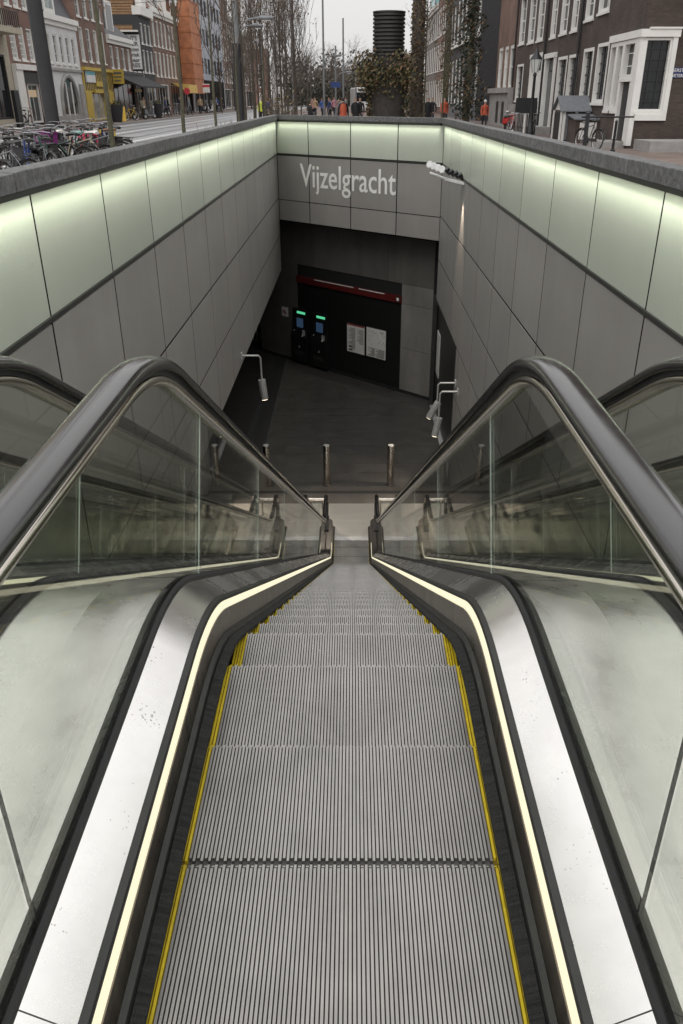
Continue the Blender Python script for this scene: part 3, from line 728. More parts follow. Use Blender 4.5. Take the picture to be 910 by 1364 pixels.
HRZ = 1.045
def mirror(pr, sg): return [(x * sg, z) for x, z in (pr if sg > 0 else pr[::-1])]
def make_escalator(label, cx):
    e = thing('escalator', label, 'escalator', (cx, 0, 0), 0, 'three escalators side by side')
    s = 1.35 - TREAD * 2; k = 0
    while True:
        y, z = at_len(bp, s)
        if y > 15.75 + TREAD: break
        st = link('step', step_me, e, (0, y, z)); link('yellow_edge', yellow_l, st); link('yellow_edge', yellow_r, st)
        s += TREAD
    long_p = base_path(-1.2, 16.3, 1.1, 9, 2.17, 14.67)
    for sg in (-1, 1):
        q = MB(); q.sweep(mirror([(.430, -.30), (.443, -.30), (.443, .174), (.4285, .174), (.430, .1)], sg), long_p); o = q.build('skirt_panel', 'skirt_steel', e, smooth=True)
        q = MB(); q.sweep(mirror([(.410, .030), (.429, .026), (.429, .082), (.416, .072)], sg), long_p); o = q.build('brush_holder', 'dark_alu', e, smooth=True)
        # bristles
        q = MB(); q.sweep(mirror([(.3835, .036), (.411, .034), (.411, .060), (.3835, .050)], sg), long_p); o = q.build('brush', 'brush_black', e)
        # light strip, runs from behind the top landing to the foot of the slope
        lp = [p for p in base_path(-1.2, 15.30, 1.1, 9, 2.17, 14.67)]
        q = MB(); q.sweep(mirror([(.4315, .175), (.4395, .175), (.4455, .204), (.4385, .204)], sg), lp); q.build('light_strip', 'led', e, smooth=True)
        q = MB(); q.sweep(mirror([(.4390, .205), (.456, .205), (.456, .226), (.442, .217)], sg), long_p); q.build('trim_line', 'dark_alu', e, smooth=True)
        q = MB(); q.sweep(mirror([(.457, .205), (.545, .267), (.545, .288), (.457, .226)], sg), long_p)
        # cut into sheets
        dk = q.build('inner_deck', 'deck_steel', e, smooth=True)
        for yj in (.82,):
            j = MB(); z = zpath(long_p, yj); j.hexa([(sg * .4575, yj, z + .2267), (sg * .5445, yj, z + .2883), (sg * .5445, yj + .002, z + .2883), (sg * .4575, yj + .002, z + .2267)],
                                                   [(sg * .4575, yj, z + .2272), (sg * .5445, yj, z + .2888), (sg * .5445, yj + .002, z + .2888), (sg * .4575, yj + .002, z + .2272)]); j.build('sheet_joint', 'dark_alu', dk)
        q = MB(); q.sweep(mirror([(.545, .24), (.558, .24), (.558, .308), (.554, .313), (.545, .304)], sg), long_p); q.build('gasket', 'rubber_gasket', e, smooth=True)
        q = MB(); q.sweep(mirror([(.572, .24), (.592, .24), (.592, .300), (.577, .313), (.572, .308)], sg), long_p); q.build('gasket', 'rubber_gasket', e, smooth=True)
        q = MB(); q.sweep(mirror([(.558, .24), (.572, .24), (.572, .290), (.558, .290)], sg), long_p); q.build('gasket_groove', 'joint_dark', e, smooth=True)
        nd = [p for p in long_p if p[0] > 14.75]; nd = [(14.62, zpath(long_p, 14.62))] + nd
        q = MB(); q.sweep(mirror([(.457, .229), (.5445, .291), (.5445, .295), (.457, .233)], sg), nd); q.build('deck_dark_cover', 'black_paint', e)  # black cover added over the steel deck to hide its bright reflection
        # outer deck
        q = MB(); q.sweep(mirror([(.593, .24), (PERIOD / 2, .24), (PERIOD / 2, .288), (.593, .288)], sg), long_p); q.build('outer_deck', 'outer_steel', e, smooth=True)
        # glass panes
        top, bot = HRZ - .055, .291; hp0 = base_path(-1.2, 16.3, 1.25, 14)
        joints = [(-1.0, 0), (0.97, 0)]
        yj = 2.62
        while yj < 14.3: joints.append((yj, 1)); yj += 1.66
        joints.append((16.05, 0))
        for (a, fa), (b, fb) in zip(joints[:-1], joints[1:]):
            a += .003; b -= .003
            dy = (top - bot) * math.cos(INC) * math.sin(INC)
            ysb = sorted([a, b] + [p[0] for p in long_p if a < p[0] < b])
            at_, bt_ = a + fa * dy, b + fb * dy
            yst = sorted([at_, bt_] + [p[0] for p in hp0 if at_ < p[0] < bt_])
            poly = [(y, zpath(long_p, y) + bot) for y in ysb]
            up = [(y, zpath(hp0, y) + top) for y in yst]
            if b > 16:     # rounded end of the balustrade
                up = [(y, zz) for y, zz in up if y < 15.6]
                cy, cz, rr = 15.78, FZ + (top + bot) / 2 + .02, (top - bot) / 2 - .02
                up += [(cy + rr * math.cos(R(90 - 15 * i)), cz + rr * math.sin(R(90 - 15 * i))) for i in range(13)]
                poly = [(y, zz) for y, zz in poly if y < 15.75]
            pts = [(sg * (GX - .006), y, zz) for y, zz in poly] + [(sg * (GX - .006), y, zz) for y, zz in reversed(up)]
            if a < 16:
                q = MB(); q.prism(pts, (sg * .012, 0, 0)); pane = q.build('glass_pane', 'bal_glass', e)
                if fa:
                    q = MB(); z0 = zpath(long_p, a); z1 = zpath(hp0, at_)
                    q.hexa([(sg * (GX - .0022), a - .0038, z0 + bot + .02), (sg * (GX + .0022), a - .0038, z0 + bot + .02), (sg * (GX + .0022), a - .0024, z0 + bot + .02), (sg * (GX - .0022), a - .0024, z0 + bot + .02)],
                           [(sg * (GX - .0022), at_ - .0038, z1 + top - .01), (sg * (GX + .0022), at_ - .0038, z1 + top - .01), (sg * (GX + .0022), at_ - .0024, z1 + top - .01), (sg * (GX - .0022), at_ - .0024, z1 + top - .01)])
                    q.build('pane_edge', 'glass_edge', pane)
                elif a > 0:
                    q = MB(); q.box(sg * GX - .003, sg * GX + .003, a - .0055, a - .0005, bot + .01, top - .01); q.build('pane_edge', 'rubber_gasket', pane)
        q = MB(); q.prism([(sg * (GX - .055), 15.62, FZ + .24), (sg * (GX - .055), 15.62, FZ + .33), (sg * (GX - .055), 15.72, FZ + .40), (sg * (GX - .055), 16.20, FZ + .40), (sg * (GX - .055), 16.26, FZ + .33), (sg * (GX - .055), 16.26, FZ + .03)], (sg * .11, 0, 0)); q.build('newel_base', 'black_paint', e, bevel=.01)
        # handrail, its guide and the newel loop at the foot
        hp = base_path(-1.0, 15.85, 1.25, 14)
        rn = .33; cy, cz = 15.85, HRZ - rn
        hp2 = [(y, z + HRZ) for y, z in hp]
        loop = [(15.85 + rn * math.sin(R(a)), FZ + cz + rn * math.cos(R(a))) for a in range(15, 181, 15)]
        path3 = hp2 + loop[:-2]
        def rail(prof, name, m, pth):
            q = MB(); n = len(prof); i0 = len(q.v)
            for k_, (y, z) in enumerate(pth):
                a, b = pth[max(k_ - 1, 0)], pth[min(k_ + 1, len(pth) - 1)]
                ty, tz = b[0] - a[0], b[1] - a[1]; L = math.hypot(ty, tz); ty /= L; tz /= L
                for (px, pn) in prof: q.v.append((sg * (GX + px), y - tz * pn, z + ty * pn))
            for k_ in range(len(pth) - 1):
                for a in range(n):
                    b = (a + 1) % n; q.f.append((i0 + k_ * n + a, i0 + k_ * n + b, i0 + (k_ + 1) * n + b, i0 + (k_ + 1) * n + a)); q.m.append(0)
            q.f.append(tuple(range(n))); q.m.append(0); q.f.append(tuple((len(pth) - 1) * n + a for a in reversed(range(n)))); q.m.append(0)
            o = q.build(name, m, e); shade(o, 50); return o
        rail([(-.026, -.016), (-.040, -.021)] + [(-.0455 * math.cos(R(a_)), -.010 + .032 * math.sin(R(a_)) ** .8) for a_ in range(0, 181, 15)] + [(.040, -.021), (.026, -.016), (0, -.010)], 'handrail', 'handrail', path3)
        rail([(-.024, -.034), (-.024, -.013), (.024, -.013), (.024, -.034)], 'handrail_channel', 'rubber_gasket', path3)
        rail([(-.019, -.066), (-.030, -.060), (-.034, -.050), (-.031, -.040), (-.024, -.034), (.024, -.034), (.031, -.040), (.034, -.050), (.030, -.060), (.019, -.066)], 'handrail_guide', 'chrome', hp2 + loop[:5])
    # truss cover under the steps, comb plate and landing plates
    q = MB(); q.sweep([(-.565, -.75), (.565, -.75), (.565, -.42), (-.565, -.42)], base_path(-1.2, 17.4)); q.build('truss_cover', 'hall_dark', e)
    q = MB(); q.hexa([(-.428, 15.72, FZ + .012), (.428, 15.72, FZ + .012), (.428, 15.72, FZ - .05), (-.428, 15.72, FZ - .05)], [(-.428, 15.86, FZ + .03), (.428, 15.86, FZ + .03), (.428, 15.86, FZ - .05), (-.428, 15.86, FZ - .05)]); q.build('comb_plate', 'lamp_grey', e)
    q = MB(); q.box(-PERIOD / 2 + .004, PERIOD / 2 - .004, 15.862, 16.62, FZ - .1, FZ + .028); q.build('landing_plate', 'landing_steel', e, bevel=.003)
    q = MB(); q.box(-PERIOD / 2 + .004, PERIOD / 2 - .004, 16.626, 17.54, FZ - .1, FZ + .028); q.build('landing_plate', 'landing_steel', e, bevel=.003)
    q = MB(); q.box(-.428, .428, -.3, 0.42, -.1, .02); q.build('comb_plate', 'lamp_grey', e)
    q = MB(); q.box(-PERIOD / 2 + .004, PERIOD / 2 - .004, -1.2, -.304, -.1, .02); q.build('landing_plate', 'landing_steel', e)
    return e
CX = -0.030
esc = make_escalator('escalator in the middle, its ribbed steps descending right below the viewer', CX)
for sgn, lab in ((-1, 'escalator along the left wall, mostly hidden behind the middle balustrade'), (1, 'escalator along the right wall, mostly hidden behind the middle balustrade')):
    c = copy_tree(esc); c.location.x = CX + sgn * PERIOD; c['label'] = lab
# side fillers between the outer escalators and the walls
for sgn in (-1, 1):
    q = MB(); a, b = sgn * (PERIOD * 1.5 + .004) + CX, sgn * WX
    q.sweep([(min(a, b), .0), (max(a, b), .0), (max(a, b), .288), (min(a, b), .288)], base_path(-1.2, 16.3, 1.1, 9, 2.17, 14.67)); o = q.build('side_deck_left' if sgn < 0 else 'side_deck_right', 'outer_steel', smooth=True); tag(o, kind='structure')
q = MB(); q.box(-WX, WX, -6, -1.21, -.2, .015); structure('upper_landing', q, 'kerb_stone')
q = MB(); q.box(-WX - .02, WX + .02, -.9, -.6, FZ, -.2); q.box(-WX - .02, WX + .02, -.6, 14.0, FZ - .3, FZ - .1); structure('pit', q, 'hall_dark')

# barriers between the handrails at the foot
for sgn, lab in ((-1, 'low steel barrier rail closing the left gap between escalator ends'), (1, 'low steel barrier rail closing the right gap between escalator ends')):
    x0 = CX + sgn * (GX + .05); x1 = CX + sgn * (PERIOD - GX - .05)
    t = thing('barrier_rail', lab, 'barrier', ((x0 + x1) / 2, 16.32, FZ + .03), 0, 'barriers between the escalator ends'); w = abs(x1 - x0) / 2
    q = MB(); q.tube([(-w, 0, .72), (w, 0, .72)], .035, 12); q.build('rail', 'bollard_steel', t, smooth=True)
    for x in (-w + .05, w - .05):
        q = MB(); q.tube([(x, 0, 0), (x, 0, .70)], .02, 10); q.build('post', 'bollard_steel', t, smooth=True)
    q = MB(); q.box(-w + .08, w - .08, -.005, .005, .1, .66); q.build('glass_panel', 'bal_glass', t)
# bollards
for x, lab in ((-2.2, 'steel bollard nearest the left wall on the hall floor'), (-.67, 'steel bollard left of the middle escalator on the hall floor'), (.97, 'steel bollard right of the middle escalator on the hall floor'), (2.32, 'steel bollard hard against the right wall on the hall floor')):
    t = thing('bollard', lab, 'bollard', (x, 18.69, FZ), 0, 'steel bollards at the escalator foot')
    q = MB(); q.lathe([(.085, 0), (.085, 1.09), (.079, 1.1)], n=24); q.build('post', 'bollard_steel', t, smooth=True)
    q = MB(); q.lathe([(.078, 1.1), (.072, 1.106)], n=24); q.build('cap', 'lamp_grey', t, smooth=True)
    q = MB(); q.lathe([(.12, .0), (.12, .012), (.086, .014)], n=24); q.build('foot_ring', 'dark_alu', t, smooth=True)

# wall arm lamps
def spot(name, loc, target, power, ang_, parent, colr=(1, .84, .66), r=.05):
    d = bpy.data.lights.new(name, 'SPOT'); d.energy = power; d.spot_size = R(ang_); d.spot_blend = .6; d.color = colr; d.shadow_soft_size = r
    o = link(name, d, parent, loc)
    o.rotation_euler = (Vector(target) - Vector(loc)).to_track_quat('-Z', 'Y').to_euler(); return o
def arm_lamp(loc, sx, drop, tilt, label, power, tgt):
    t = thing('arm_lamp', label, 'lamp', loc, 0, 'spot lamps hanging on wall arms')
    q = MB(); q.tube([(0, 0, 0), (-sx * .38, 0, 0), (-sx * .42, 0, -.05), (-sx * .43, 0, -drop)], .022, 8); q.build('arm', 'lamp_grey', t, smooth=True)
    q = MB(); q.box(-.02, .02, -.07, .07, -.07, .07); q.build('wall_plate', 'lamp_grey', t)
    a = Vector((-sx * .43, 0, -drop)); dr = Vector(tilt).normalized()
    q = MB(); q.tube([a - dr * .06, a + dr * .38, a + dr * .40], [.085, .085, .08], 18); q.build('lamp_head', 'lamp_grey', t, smooth=True)
    q = MB(); q.tube([a + dr * .401, a + dr * .407], .07, 18); q.build('lens', 'lamp_warm', t)
    spot('spot_light', tuple(a + dr * .45), tgt, power, 75, t)
    return t
arm_lamp((-2.5, 17.5, -3.45), -1, .62, (.12, -.1, -1), 'cylinder lamp hanging from a bent arm on the left wall', 300, (1.7, -.6, -3.7))
arm_lamp((2.5, 18.6, -4.45), 1, .55, (-.5, .1, -1), 'tilted cylinder lamp on the right wall arm, farther from the viewer', 120, (-2.3, .3, -2.8))
arm_lamp((2.5, 18.1, -4.5), 1, .72, (-.2, -.1, -1), 'cylinder lamp on the right wall arm, nearer the viewer', 260, (-1.8, -1.3, -2.7))

# floodlight cluster high on the right wall
t = thing('floodlight_cluster', 'white bracket with a row of small floodlights high on the right wall', 'floodlight', (2.5, 19.3, -.02))
q = MB(); q.hexa([(-.01, -.12, -.02), (-.01, .16, -.02), (-.40, .60, .04), (-.40, .30, .04)], [(-.01, -.12, .03), (-.01, .16, .03), (-.40, .60, .09), (-.40, .30, .09)]); q.build('bracket', 'plastic_white', t)
q = MB(); q.tube([(-.02, .1, .0), (-.25, .3, .02), (-.70, .75, .16)], .03, 8); q.build('arm', 'plastic_white', t)
for k in range(8):
    p = Vector((-.07 - .09 * k, .08 * k, .13 + .03 * k)); wh = k >= 4
    q = MB(); d_ = Vector((-.35, -.25, .55)) if not wh else Vector((-.5, -.7, .25)); d_.normalize()
    q.tube([p - d_ * .07, p + d_ * .02, p + d_ * .09], [.03, .055, .062] if not wh else [.04, .07, .08], 12); fl_ = q.build('floodlight', 'plastic_white' if wh else 'black_paint', t, smooth=True)
    q = MB(); q.tube([p + d_ * .091, p + d_ * .096], .05 if not wh else .07, 12); q.build('lens', 'plastic_white' if wh else 'window_glass', fl_)
spot('wall_wash', (-.20, -.1, -.06), (-.01, -.1, -2.2), 200, 50, t, r=.03)

# ================================================================== THE STREET
LXF = -20.0          # left facade line
RXF = 10.3           # right facade line
class Facade:
    """a house front: along-street coordinate a, height z, outward distance d"""
    def __init__(s, t, fmap): s.t = t; s.f = fmap
    def bx(s, mb, a0, a1, z0, z1, d0, d1, mi=0):
        A = [s.f(a0, z0, d0), s.f(a1, z0, d0), s.f(a1, z1, d0), s.f(a0, z1, d0)]
        B = [s.f(a0, z0, d1), s.f(a1, z0, d1), s.f(a1, z1, d1), s.f(a0, z1, d1)]
        mb.hexa(A, B, mi)
    def part(s, name, m, boxes, parent=None, bevel=0):
        q = MB()
        for b in boxes: s.bx(q, *b)
        o = q.build(name, m, parent or s.t); return o
    def wall(s, m, a0, a1, z0, z1, holes, depth=.18, back=8.0, name='wall', near=True):
        q = MB()
        As = sorted({a0, a1} | {x for h in holes for x in h[:2]}); Zs = sorted({z0, z1} | {x for h in holes for x in h[2:4]})
        for x0, x1 in zip(As[:-1], As[1:]):
            for y0, y1 in zip(Zs[:-1], Zs[1:]):
                cx, cz = (x0 + x1) / 2, (y0 + y1) / 2
                if any(h[0] < cx < h[1] and h[2] < cz < h[3] for h in holes): continue
                q.face([s.f(x0, y0, 0), s.f(x1, y0, 0), s.f(x1, y1, 0), s.f(x0, y1, 0)])
        for h in holes:
            x0, x1, y0, y1 = h[:4]
            for p, r_ in (((x0, y0), (x1, y0)), ((x1, y0), (x1, y1)), ((x1, y1), (x0, y1)), ((x0, y1), (x0, y0))):
                q.face([s.f(*p, 0), s.f(*r_, 0), s.f(*r_, -depth), s.f(*p, -depth)])
        # sides, top, back
        if near: q.face([s.f(a0, z0, 0), s.f(a0, z1, 0), s.f(a0, z1, -back), s.f(a0, z0, -back)])
        q.face([s.f(a1, z0, 0), s.f(a1, z1, 0), s.f(a1, z1, -back), s.f(a1, z0, -back)])
        q.face([s.f(a0, z1, 0), s.f(a1, z1, 0), s.f(a1, z1, -back), s.f(a0, z1, -back)])
        q.face([s.f(a0, z0, -back), s.f(a1, z0, -back), s.f(a1, z1, -back), s.f(a0, z1, -back)])
        return q.build(name, m, s.t)
    def window(s, h, fm='white_paint', gm='window_glass', bars=(2, 3), fw=.10, depth=.18, sill=True, name='window', proud=-.03, bm=None):
        a0, a1, z0, z1 = h[:4]
        q = MB(); d0, d1 = -depth + .02, proud
        s.bx(q, a0, a0 + fw, z0, z1, d0, d1); s.bx(q, a1 - fw, a1, z0, z1, d0, d1)
        s.bx(q, a0 + fw, a1 - fw, z1 - fw, z1, d0, d1); s.bx(q, a0 + fw, a1 - fw, z0, z0 + fw, d0, d1)
        w = q.build(name, fm, s.t)
        q = MB(); s.bx(q, a0 + fw * .6, a1 - fw * .6, z0 + fw * .6, z1 - fw * .6, -depth - .01, -depth + .03); q.build('pane', gm, w)
        nx, nz = bars
        if nx > 1 or nz > 1:
            q = MB()
            for k in range(1, nx):
                x = a0 + (a1 - a0) * k / nx; s.bx(q, x - .016, x + .016, z0 + fw, z1 - fw, -depth + .032, -depth + .06)
            for k in range(1, nz):
                z = z0 + (z1 - z0) * k / nz; t_ = .035 if (nz % 2 == 0 and k == nz // 2) else .016
                s.bx(q, a0 + fw, a1 - fw, z - t_, z + t_, -depth + .034, -depth + .066)
            q.build('glazing_bars', bm or fm, w)
        if sill:
            q = MB(); s.bx(q, a0 - .06, a1 + .06, z0 - .10, z0 - .002, -.05, .07); q.build('sill', fm if sill is True else sill, w)
        return w
def left_front(X=LXF): return lambda a, z, d: (X + d, a, z)
def right_front(X=RXF): return lambda a, z, d: (X - d, a, z)
def rows(a0, a1, n, w, z0, z1, m0=.5):
    sp = (a1 - a0 - 2 * m0 - w) / max(1, n - 1)
    return [(a0 + m0 + k * sp, a0 + m0 + k * sp + w, z0, z1) for k in range(n)]
def text_on(parent, body, size, m, pos, facing, name='lettering', bold=.0, width=None):
    """facing: 'x+' reads for someone looking towards -X, 'x-' towards +X, 'y-' towards +Y"""
    me = text_mesh(body, size, m, name, bold, .006, 'CENTER')
    rz = {'x+': R(90), 'x-': R(-90), 'y-': 0}[facing]
    o = link(name, me, parent, pos, (R(90), 0, rz))
    if width:
        xs = [v.co.x for v in me.vertices]; o.scale.x = width / (max(xs) - min(xs))
    return o
def house(label, a0, a1, ztop, wall_m, win_rows, fmap, fm='white_paint', gm='window_glass', bars=(2, 4), extra=None, sill=True, cornice=True, back=8.0, z0=0.0, door=None, shop=None, cat='house', name='canal_house', gms=None, fw=.09):
    t = thing(name, label, cat, fmap((a0 + a1) / 2, 0, 0), 0)
    t.location = (0, 0, 0)
    F = Facade(t, fmap)
    holes = [h for r_ in win_rows for h in r_]
    if door: holes.append(door)
    if shop: holes += shop
    F.wall(wall_m, a0 + .01, a1 - .01, z0, ztop, holes, back=back)
    rr = random.Random(int(a0 * 10))
    for h in [h for r_ in win_rows for h in r_]:
        F.window(h, fm, gms[rr.randrange(len(gms))] if gms else gm, bars, sill=sill, fw=fw)
    if cornice:
        F.part('cornice', fm, [(a0 + .01, a1 - .01, ztop - .02, ztop + .30, .002, .28), (a0 + .01, a1 - .01, ztop - .30, ztop - .02, .002, .12)])
    return t, F
gl2 = ['window_glass', 'window_glass', 'curtain_glass']
PZ = 0.11
LF = left_front()
# A: leftmost stone corner with a balcony
t, F = house('cream stone front with dark shop and balcony at the far left edge', 42.0, 53.4, 13.0, 'cream_stone', [rows(42.5, 53.2, 4, 1.2, 6.2, 9.0), rows(42.5, 53.2, 4, 1.2, 10.0, 12.4)], LF, shop=[(44.0, 47.5, .6, 3.7), (48.4, 52.6, .6, 3.9)], gms=gl2)
for h in ((44.0, 47.5, .6, 3.7), (48.4, 52.6, .6, 3.9)): F.window(h, 'black_paint', 'window_glass', (3, 1), sill=False, name='shop_window')
F.part('balcony', 'cream_stone', [(48.5, 53.0, 4.9, 5.2, .0, 1.1)]); F.part('balcony_railing', 'black_paint', [(48.5, 53.0, 5.95, 6.0, 1.05, 1.1)] + [(48.55 + k * .3, 48.6 + k * .3, 5.2, 5.95, 1.05, 1.1) for k in range(15)])
F.part('stone_pier', 'black_paint', [(52.65, 53.35, .0, 2.1, .0, .2)])
# B: brown brick, white shop front
t, F = house('brown brick house with white shop pilasters left of the white arched house', 53.4, 58.2, 13.5, 'brick_red', [rows(53.6, 58.1, 3, .95, 3.75, 5.5, .35), rows(53.6, 58.1, 3, .95, 6.5, 8.3, .35), rows(53.6, 58.1, 3, .95, 9.3, 10.9, .35)], LF, shop=[(54.6, 57.6, .12, 3.1)], bars=(3, 6), gm='curtain_glass')
F.part('shop_front', 'white_paint', [(53.45, 54.6, .0, 3.2, .0, .22), (57.6, 58.15, .0, 3.2, .0, .22), (53.45, 58.15, 3.2, 3.5, .0, .30)])
F.part('fascia', 'black_paint', [(54.7, 57.5, 2.5, 3.1, .0, .12)])
sd = F.part('shop_door', 'wood_door', [(54.7, 55.5, .12, 2.5, -.14, -.06)]); F.part('door_pane', 'window_lit', [(54.85, 55.35, .9, 2.3, -.058, -.05)], sd); F.part('lit_shelf', 'window_lit', [(55.8, 57.3, 1.75, 2.15, -.145, -.14)])
F.window((55.6, 57.5, .3, 2.5), 'white_paint', 'window_glass', (2, 1), sill=False, name='shop_window')
# C: white arched house
t, F = house('white stone house with a big arched shop window and slate mansard', 58.2, 67.0, 6.3, 'white_stone', [rows(58.6, 66.8, 6, .72, 3.8, 5.5, .45)], LF, bars=(2, 3), gms=gl2, shop=[(61.65, 65.15, .6, 1.5)])
F.part('string_course', 'grey_stone', [(58.21, 66.99, 3.35, 3.5, .002, .14)])
# arch: dark glass disc segment with stone ring
cx_, cz_, ra = 63.4, 1.35, 1.72
q = MB(); q.face([LF(cx_ + ra * math.cos(R(x)), cz_ + ra * math.sin(R(x)) * .95, .012) for x in range(0, 181, 12)]); 
q = MB(); q.prism([LF(cx_ + ra * math.cos(R(x)), cz_ + ra * math.sin(R(x)) * .95, .0) for x in range(0, 181, 12)], (.015, 0, 0)); q.build('arch_pane', 'window_glass', t)
q = MB(); q.tube([LF(cx_ - ra - .1, .2, .03)] + [LF(cx_ + (ra + .1) * math.cos(R(x)), cz_ + (ra + .1) * math.sin(R(x)) * .95, .03) for x in range(180, -1, -12)] + [LF(cx_ + ra + .1, .2, .03)], .16, 6); q.build('arch_ring', 'grey_stone', t)
F.part('mullion', 'white_paint', [(cx_ - .65, cx_ - .52, .6, 2.7, .017, .08), (cx_ + .52, cx_ + .65, .6, 2.7, .017, .08)])
F.window((61.65, 65.15, .6, 1.5), 'grey_stone', 'window_glass', (1, 1), sill='white_paint', name='shop_window')
F.part('plinth', 'grey_stone', [(58.21, 66.99, .0, .6, .002, .10)]); F.part('pilaster', 'grey_stone', [(65.9, 66.8, .0, 2.6, .002, .14)])
q = MB(); q.hexa([LF(58.25, 6.6, -.1), LF(66.95, 6.6, -.1), LF(66.95, 6.6, -8), LF(58.25, 6.6, -8)], [LF(58.25, 11.0, -2.2), LF(66.95, 11.0, -2.2), LF(66.95, 11.0, -7), LF(58.25, 11.0, -7)]); q.build('roof', 'roof_slate', t)
dm = F.part('dormer', 'white_paint', [(61.2, 63.4, 6.7, 9.2, -1.6, -.15)]); F.part('dormer_pane', 'curtain_glass', [(61.55, 63.05, 7.0, 8.9, -.149, -.13)], dm)
# D: brown brick with yellow shop
t, F = house('tall brown brick house above the yellow and black striped shop', 67.0, 74.9, 16.0, 'brick_brown', [rows(67.2, 74.7, 4, .95, 4.15, 6.35, .5), rows(67.2, 74.7, 4, .95, 7.0, 9.2, .5), rows(67.2, 74.7, 4, .95, 10.0, 12.0, .5)], LF, bars=(2, 3), shop=[(68.6, 72.6, .15, 2.1)], gms=gl2)
F.part('shop_cornice', 'yellow_paint', [(67.05, 74.85, 3.55, 3.75, .002, .30)])
F.part('shop_pier', 'yellow_paint', [(67.05, 68.6, .0, 2.1, .002, .12)]); F.part('shop_pier', 'yellow_paint', [(72.6, 74.85, .0, 2.1, .002, .12)])
F.part('fascia', 'yellow_paint', [(67.05, 74.85, 2.1, 3.55, .002, .10)])
F.part('fascia_stripes', 'black_paint', [(67.3 + k * .42, 67.5 + k * .42, 2.2, 3.45, .10, .11) for k in range(18)])
F.part('shop_sign', 'yellow_paint', [(69.9, 72.4, 2.5, 2.85, .11, .22)]); F.part('shop_sign', 'yellow_paint', [(69.2, 73.6, 2.05, 2.3, .11, .25)])
sg_ = F.part('sign_board', 'plastic_white', [(67.5, 69.8, 2.75, 3.5, .11, .2)]); F.part('sign_heading', 'sign_teal', [(67.55, 69.75, 3.25, 3.48, .2, .21)], sg_)
F.window((68.6, 72.6, .15, 2.1), 'yellow_paint', 'curtain_glass', (3, 1), sill=False, name='shop_window')
# E: low house with dormer and black awning
t, F = house('low brown brick house with slate roof, dormer and black shop awning', 74.9, 83.0, 6.0, 'brick_brown', [rows(75.2, 82.8, 4, .95, 3.9, 5.55, .5)], LF, bars=(2, 2), shop=[(75.6, 82.6, .15, 2.9)], gms=gl2)
F.wall('brick_dark', 83.0, 86.8, 0, 3.7, [(83.4, 86.2, .15, 2.9)], back=2.6, name='annex')
F.window((83.4, 86.2, .15, 2.9), 'black_paint', 'window_glass', (2, 1), sill=False, name='shop_window')
q = MB(); q.hexa([LF(74.95, 6.3, .1), LF(83.2, 6.3, .1), LF(83.2, 6.3, -8), LF(74.95, 6.3, -8)], [LF(76.6, 9.2, -3.2), LF(81.9, 9.2, -3.2), LF(81.9, 9.2, -6), LF(76.6, 9.2, -6)]); q.build('roof', 'roof_slate', t)
dm = F.part('dormer', 'lead_grey', [(77.2, 79.4, 6.5, 8.9, -2.4, -.5)]); F.part('dormer_front', 'white_paint', [(77.2, 79.4, 6.5, 8.9, -.5, -.42)], dm); F.part('dormer_pane', 'window_glass', [(77.5, 79.1, 6.8, 8.6, -.42, -.40)], dm)
F.window((75.6, 82.6, .15, 2.9), 'black_paint', 'window_glass', (4, 1), sill=False, name='shop_window')
q = MB(); q.hexa([LF(75.4, 3.55, .02), LF(86.2, 3.55, .02), LF(86.2, 3.5, .02), LF(75.4, 3.5, .02)], [LF(75.4, 2.6, 2.3), LF(86.2, 2.6, 2.3), LF(86.2, 2.5, 2.3), LF(75.4, 2.5, 2.3)]); q.build('awning', 'awning_black', t)
F.part('fascia', 'black_paint', [(75.4, 86.6, 3.55, 3.8, .002, .1)])
F.part('yellow_panel', 'yellow_paint', [(82.4, 85.0, 2.2, 2.45, .05, .1)])  # plain yellow panel
# projecting yellow sign with rows of print
ps = F.part('projecting_sign', 'yellow_paint', [(75.0, 75.12, 2.75, 3.8, .15, 1.05)])
ps['label'] = 'yellow projecting sign with dark print'
F.part('sign_print', 'ink', [(74.985, 75.0, 3.45, 3.6, .25, .9), (74.985, 75.0, 3.2, 3.3, .25, .9), (74.985, 75.0, 2.92, 3.02, .25, .8)], ps)
# F: tall dark front, its side wall carries the painted sign
t = thing('canal_house', 'narrow dark house with a white lettered sign board on its tiled side', 'house')
F = Facade(t, LF)
hF = rows(87.1, 92.0, 3, .95, 6.3, 8.0, .35) + rows(87.1, 92.0, 3, .95, 3.9, 5.8, .35); sF = [(87.6, 91.6, .15, 3.1)]
F.wall('brick_black', 87.0, 92.0, 0, 8.6, hF + sF, back=14)
for h in hF: F.window(h, bars=(2, 3))
F.window(sF[0], 'white_paint', 'window_glass', (3, 1), sill=False, name='shop_window')
F.part('cornice', 'white_paint', [(86.95, 92.0, 8.6, 9.3, -.5, .35)])
F.part('neck_gable', 'white_paint', [(88.6, 90.4, 9.3, 11.2, -.5, .1)])
q = MB(); q.hexa([LF(86.85, 7.35, -.6), LF(86.85, 7.35, -14), LF(86.85, 7.45, -14), LF(86.85, 7.45, -.6)], [LF(90.6, 13.4, -.6), LF(90.6, 13.4, -14), LF(90.6, 13.5, -14), LF(90.6, 13.5, -.6)]); rf = q.build('roof', 'roof_tile', t)
q = MB(); rf_rows = []
for k in range(26):
    y0_, z0_ = 86.87 + 3.7 * k / 26, 7.47 + 6.02 * k / 26
    F.bx(q, y0_ - .03, y0_ + .05, z0_ + .0, z0_ + .07, -14, -.6)
o = q.build('tile_courses', 'roof_tile', rf); o['kind'] = 'stuff'
F.part('gutter', 'white_paint', [(86.6, 86.98, 7.2, 7.34, -14, -.1)])
SX = LXF
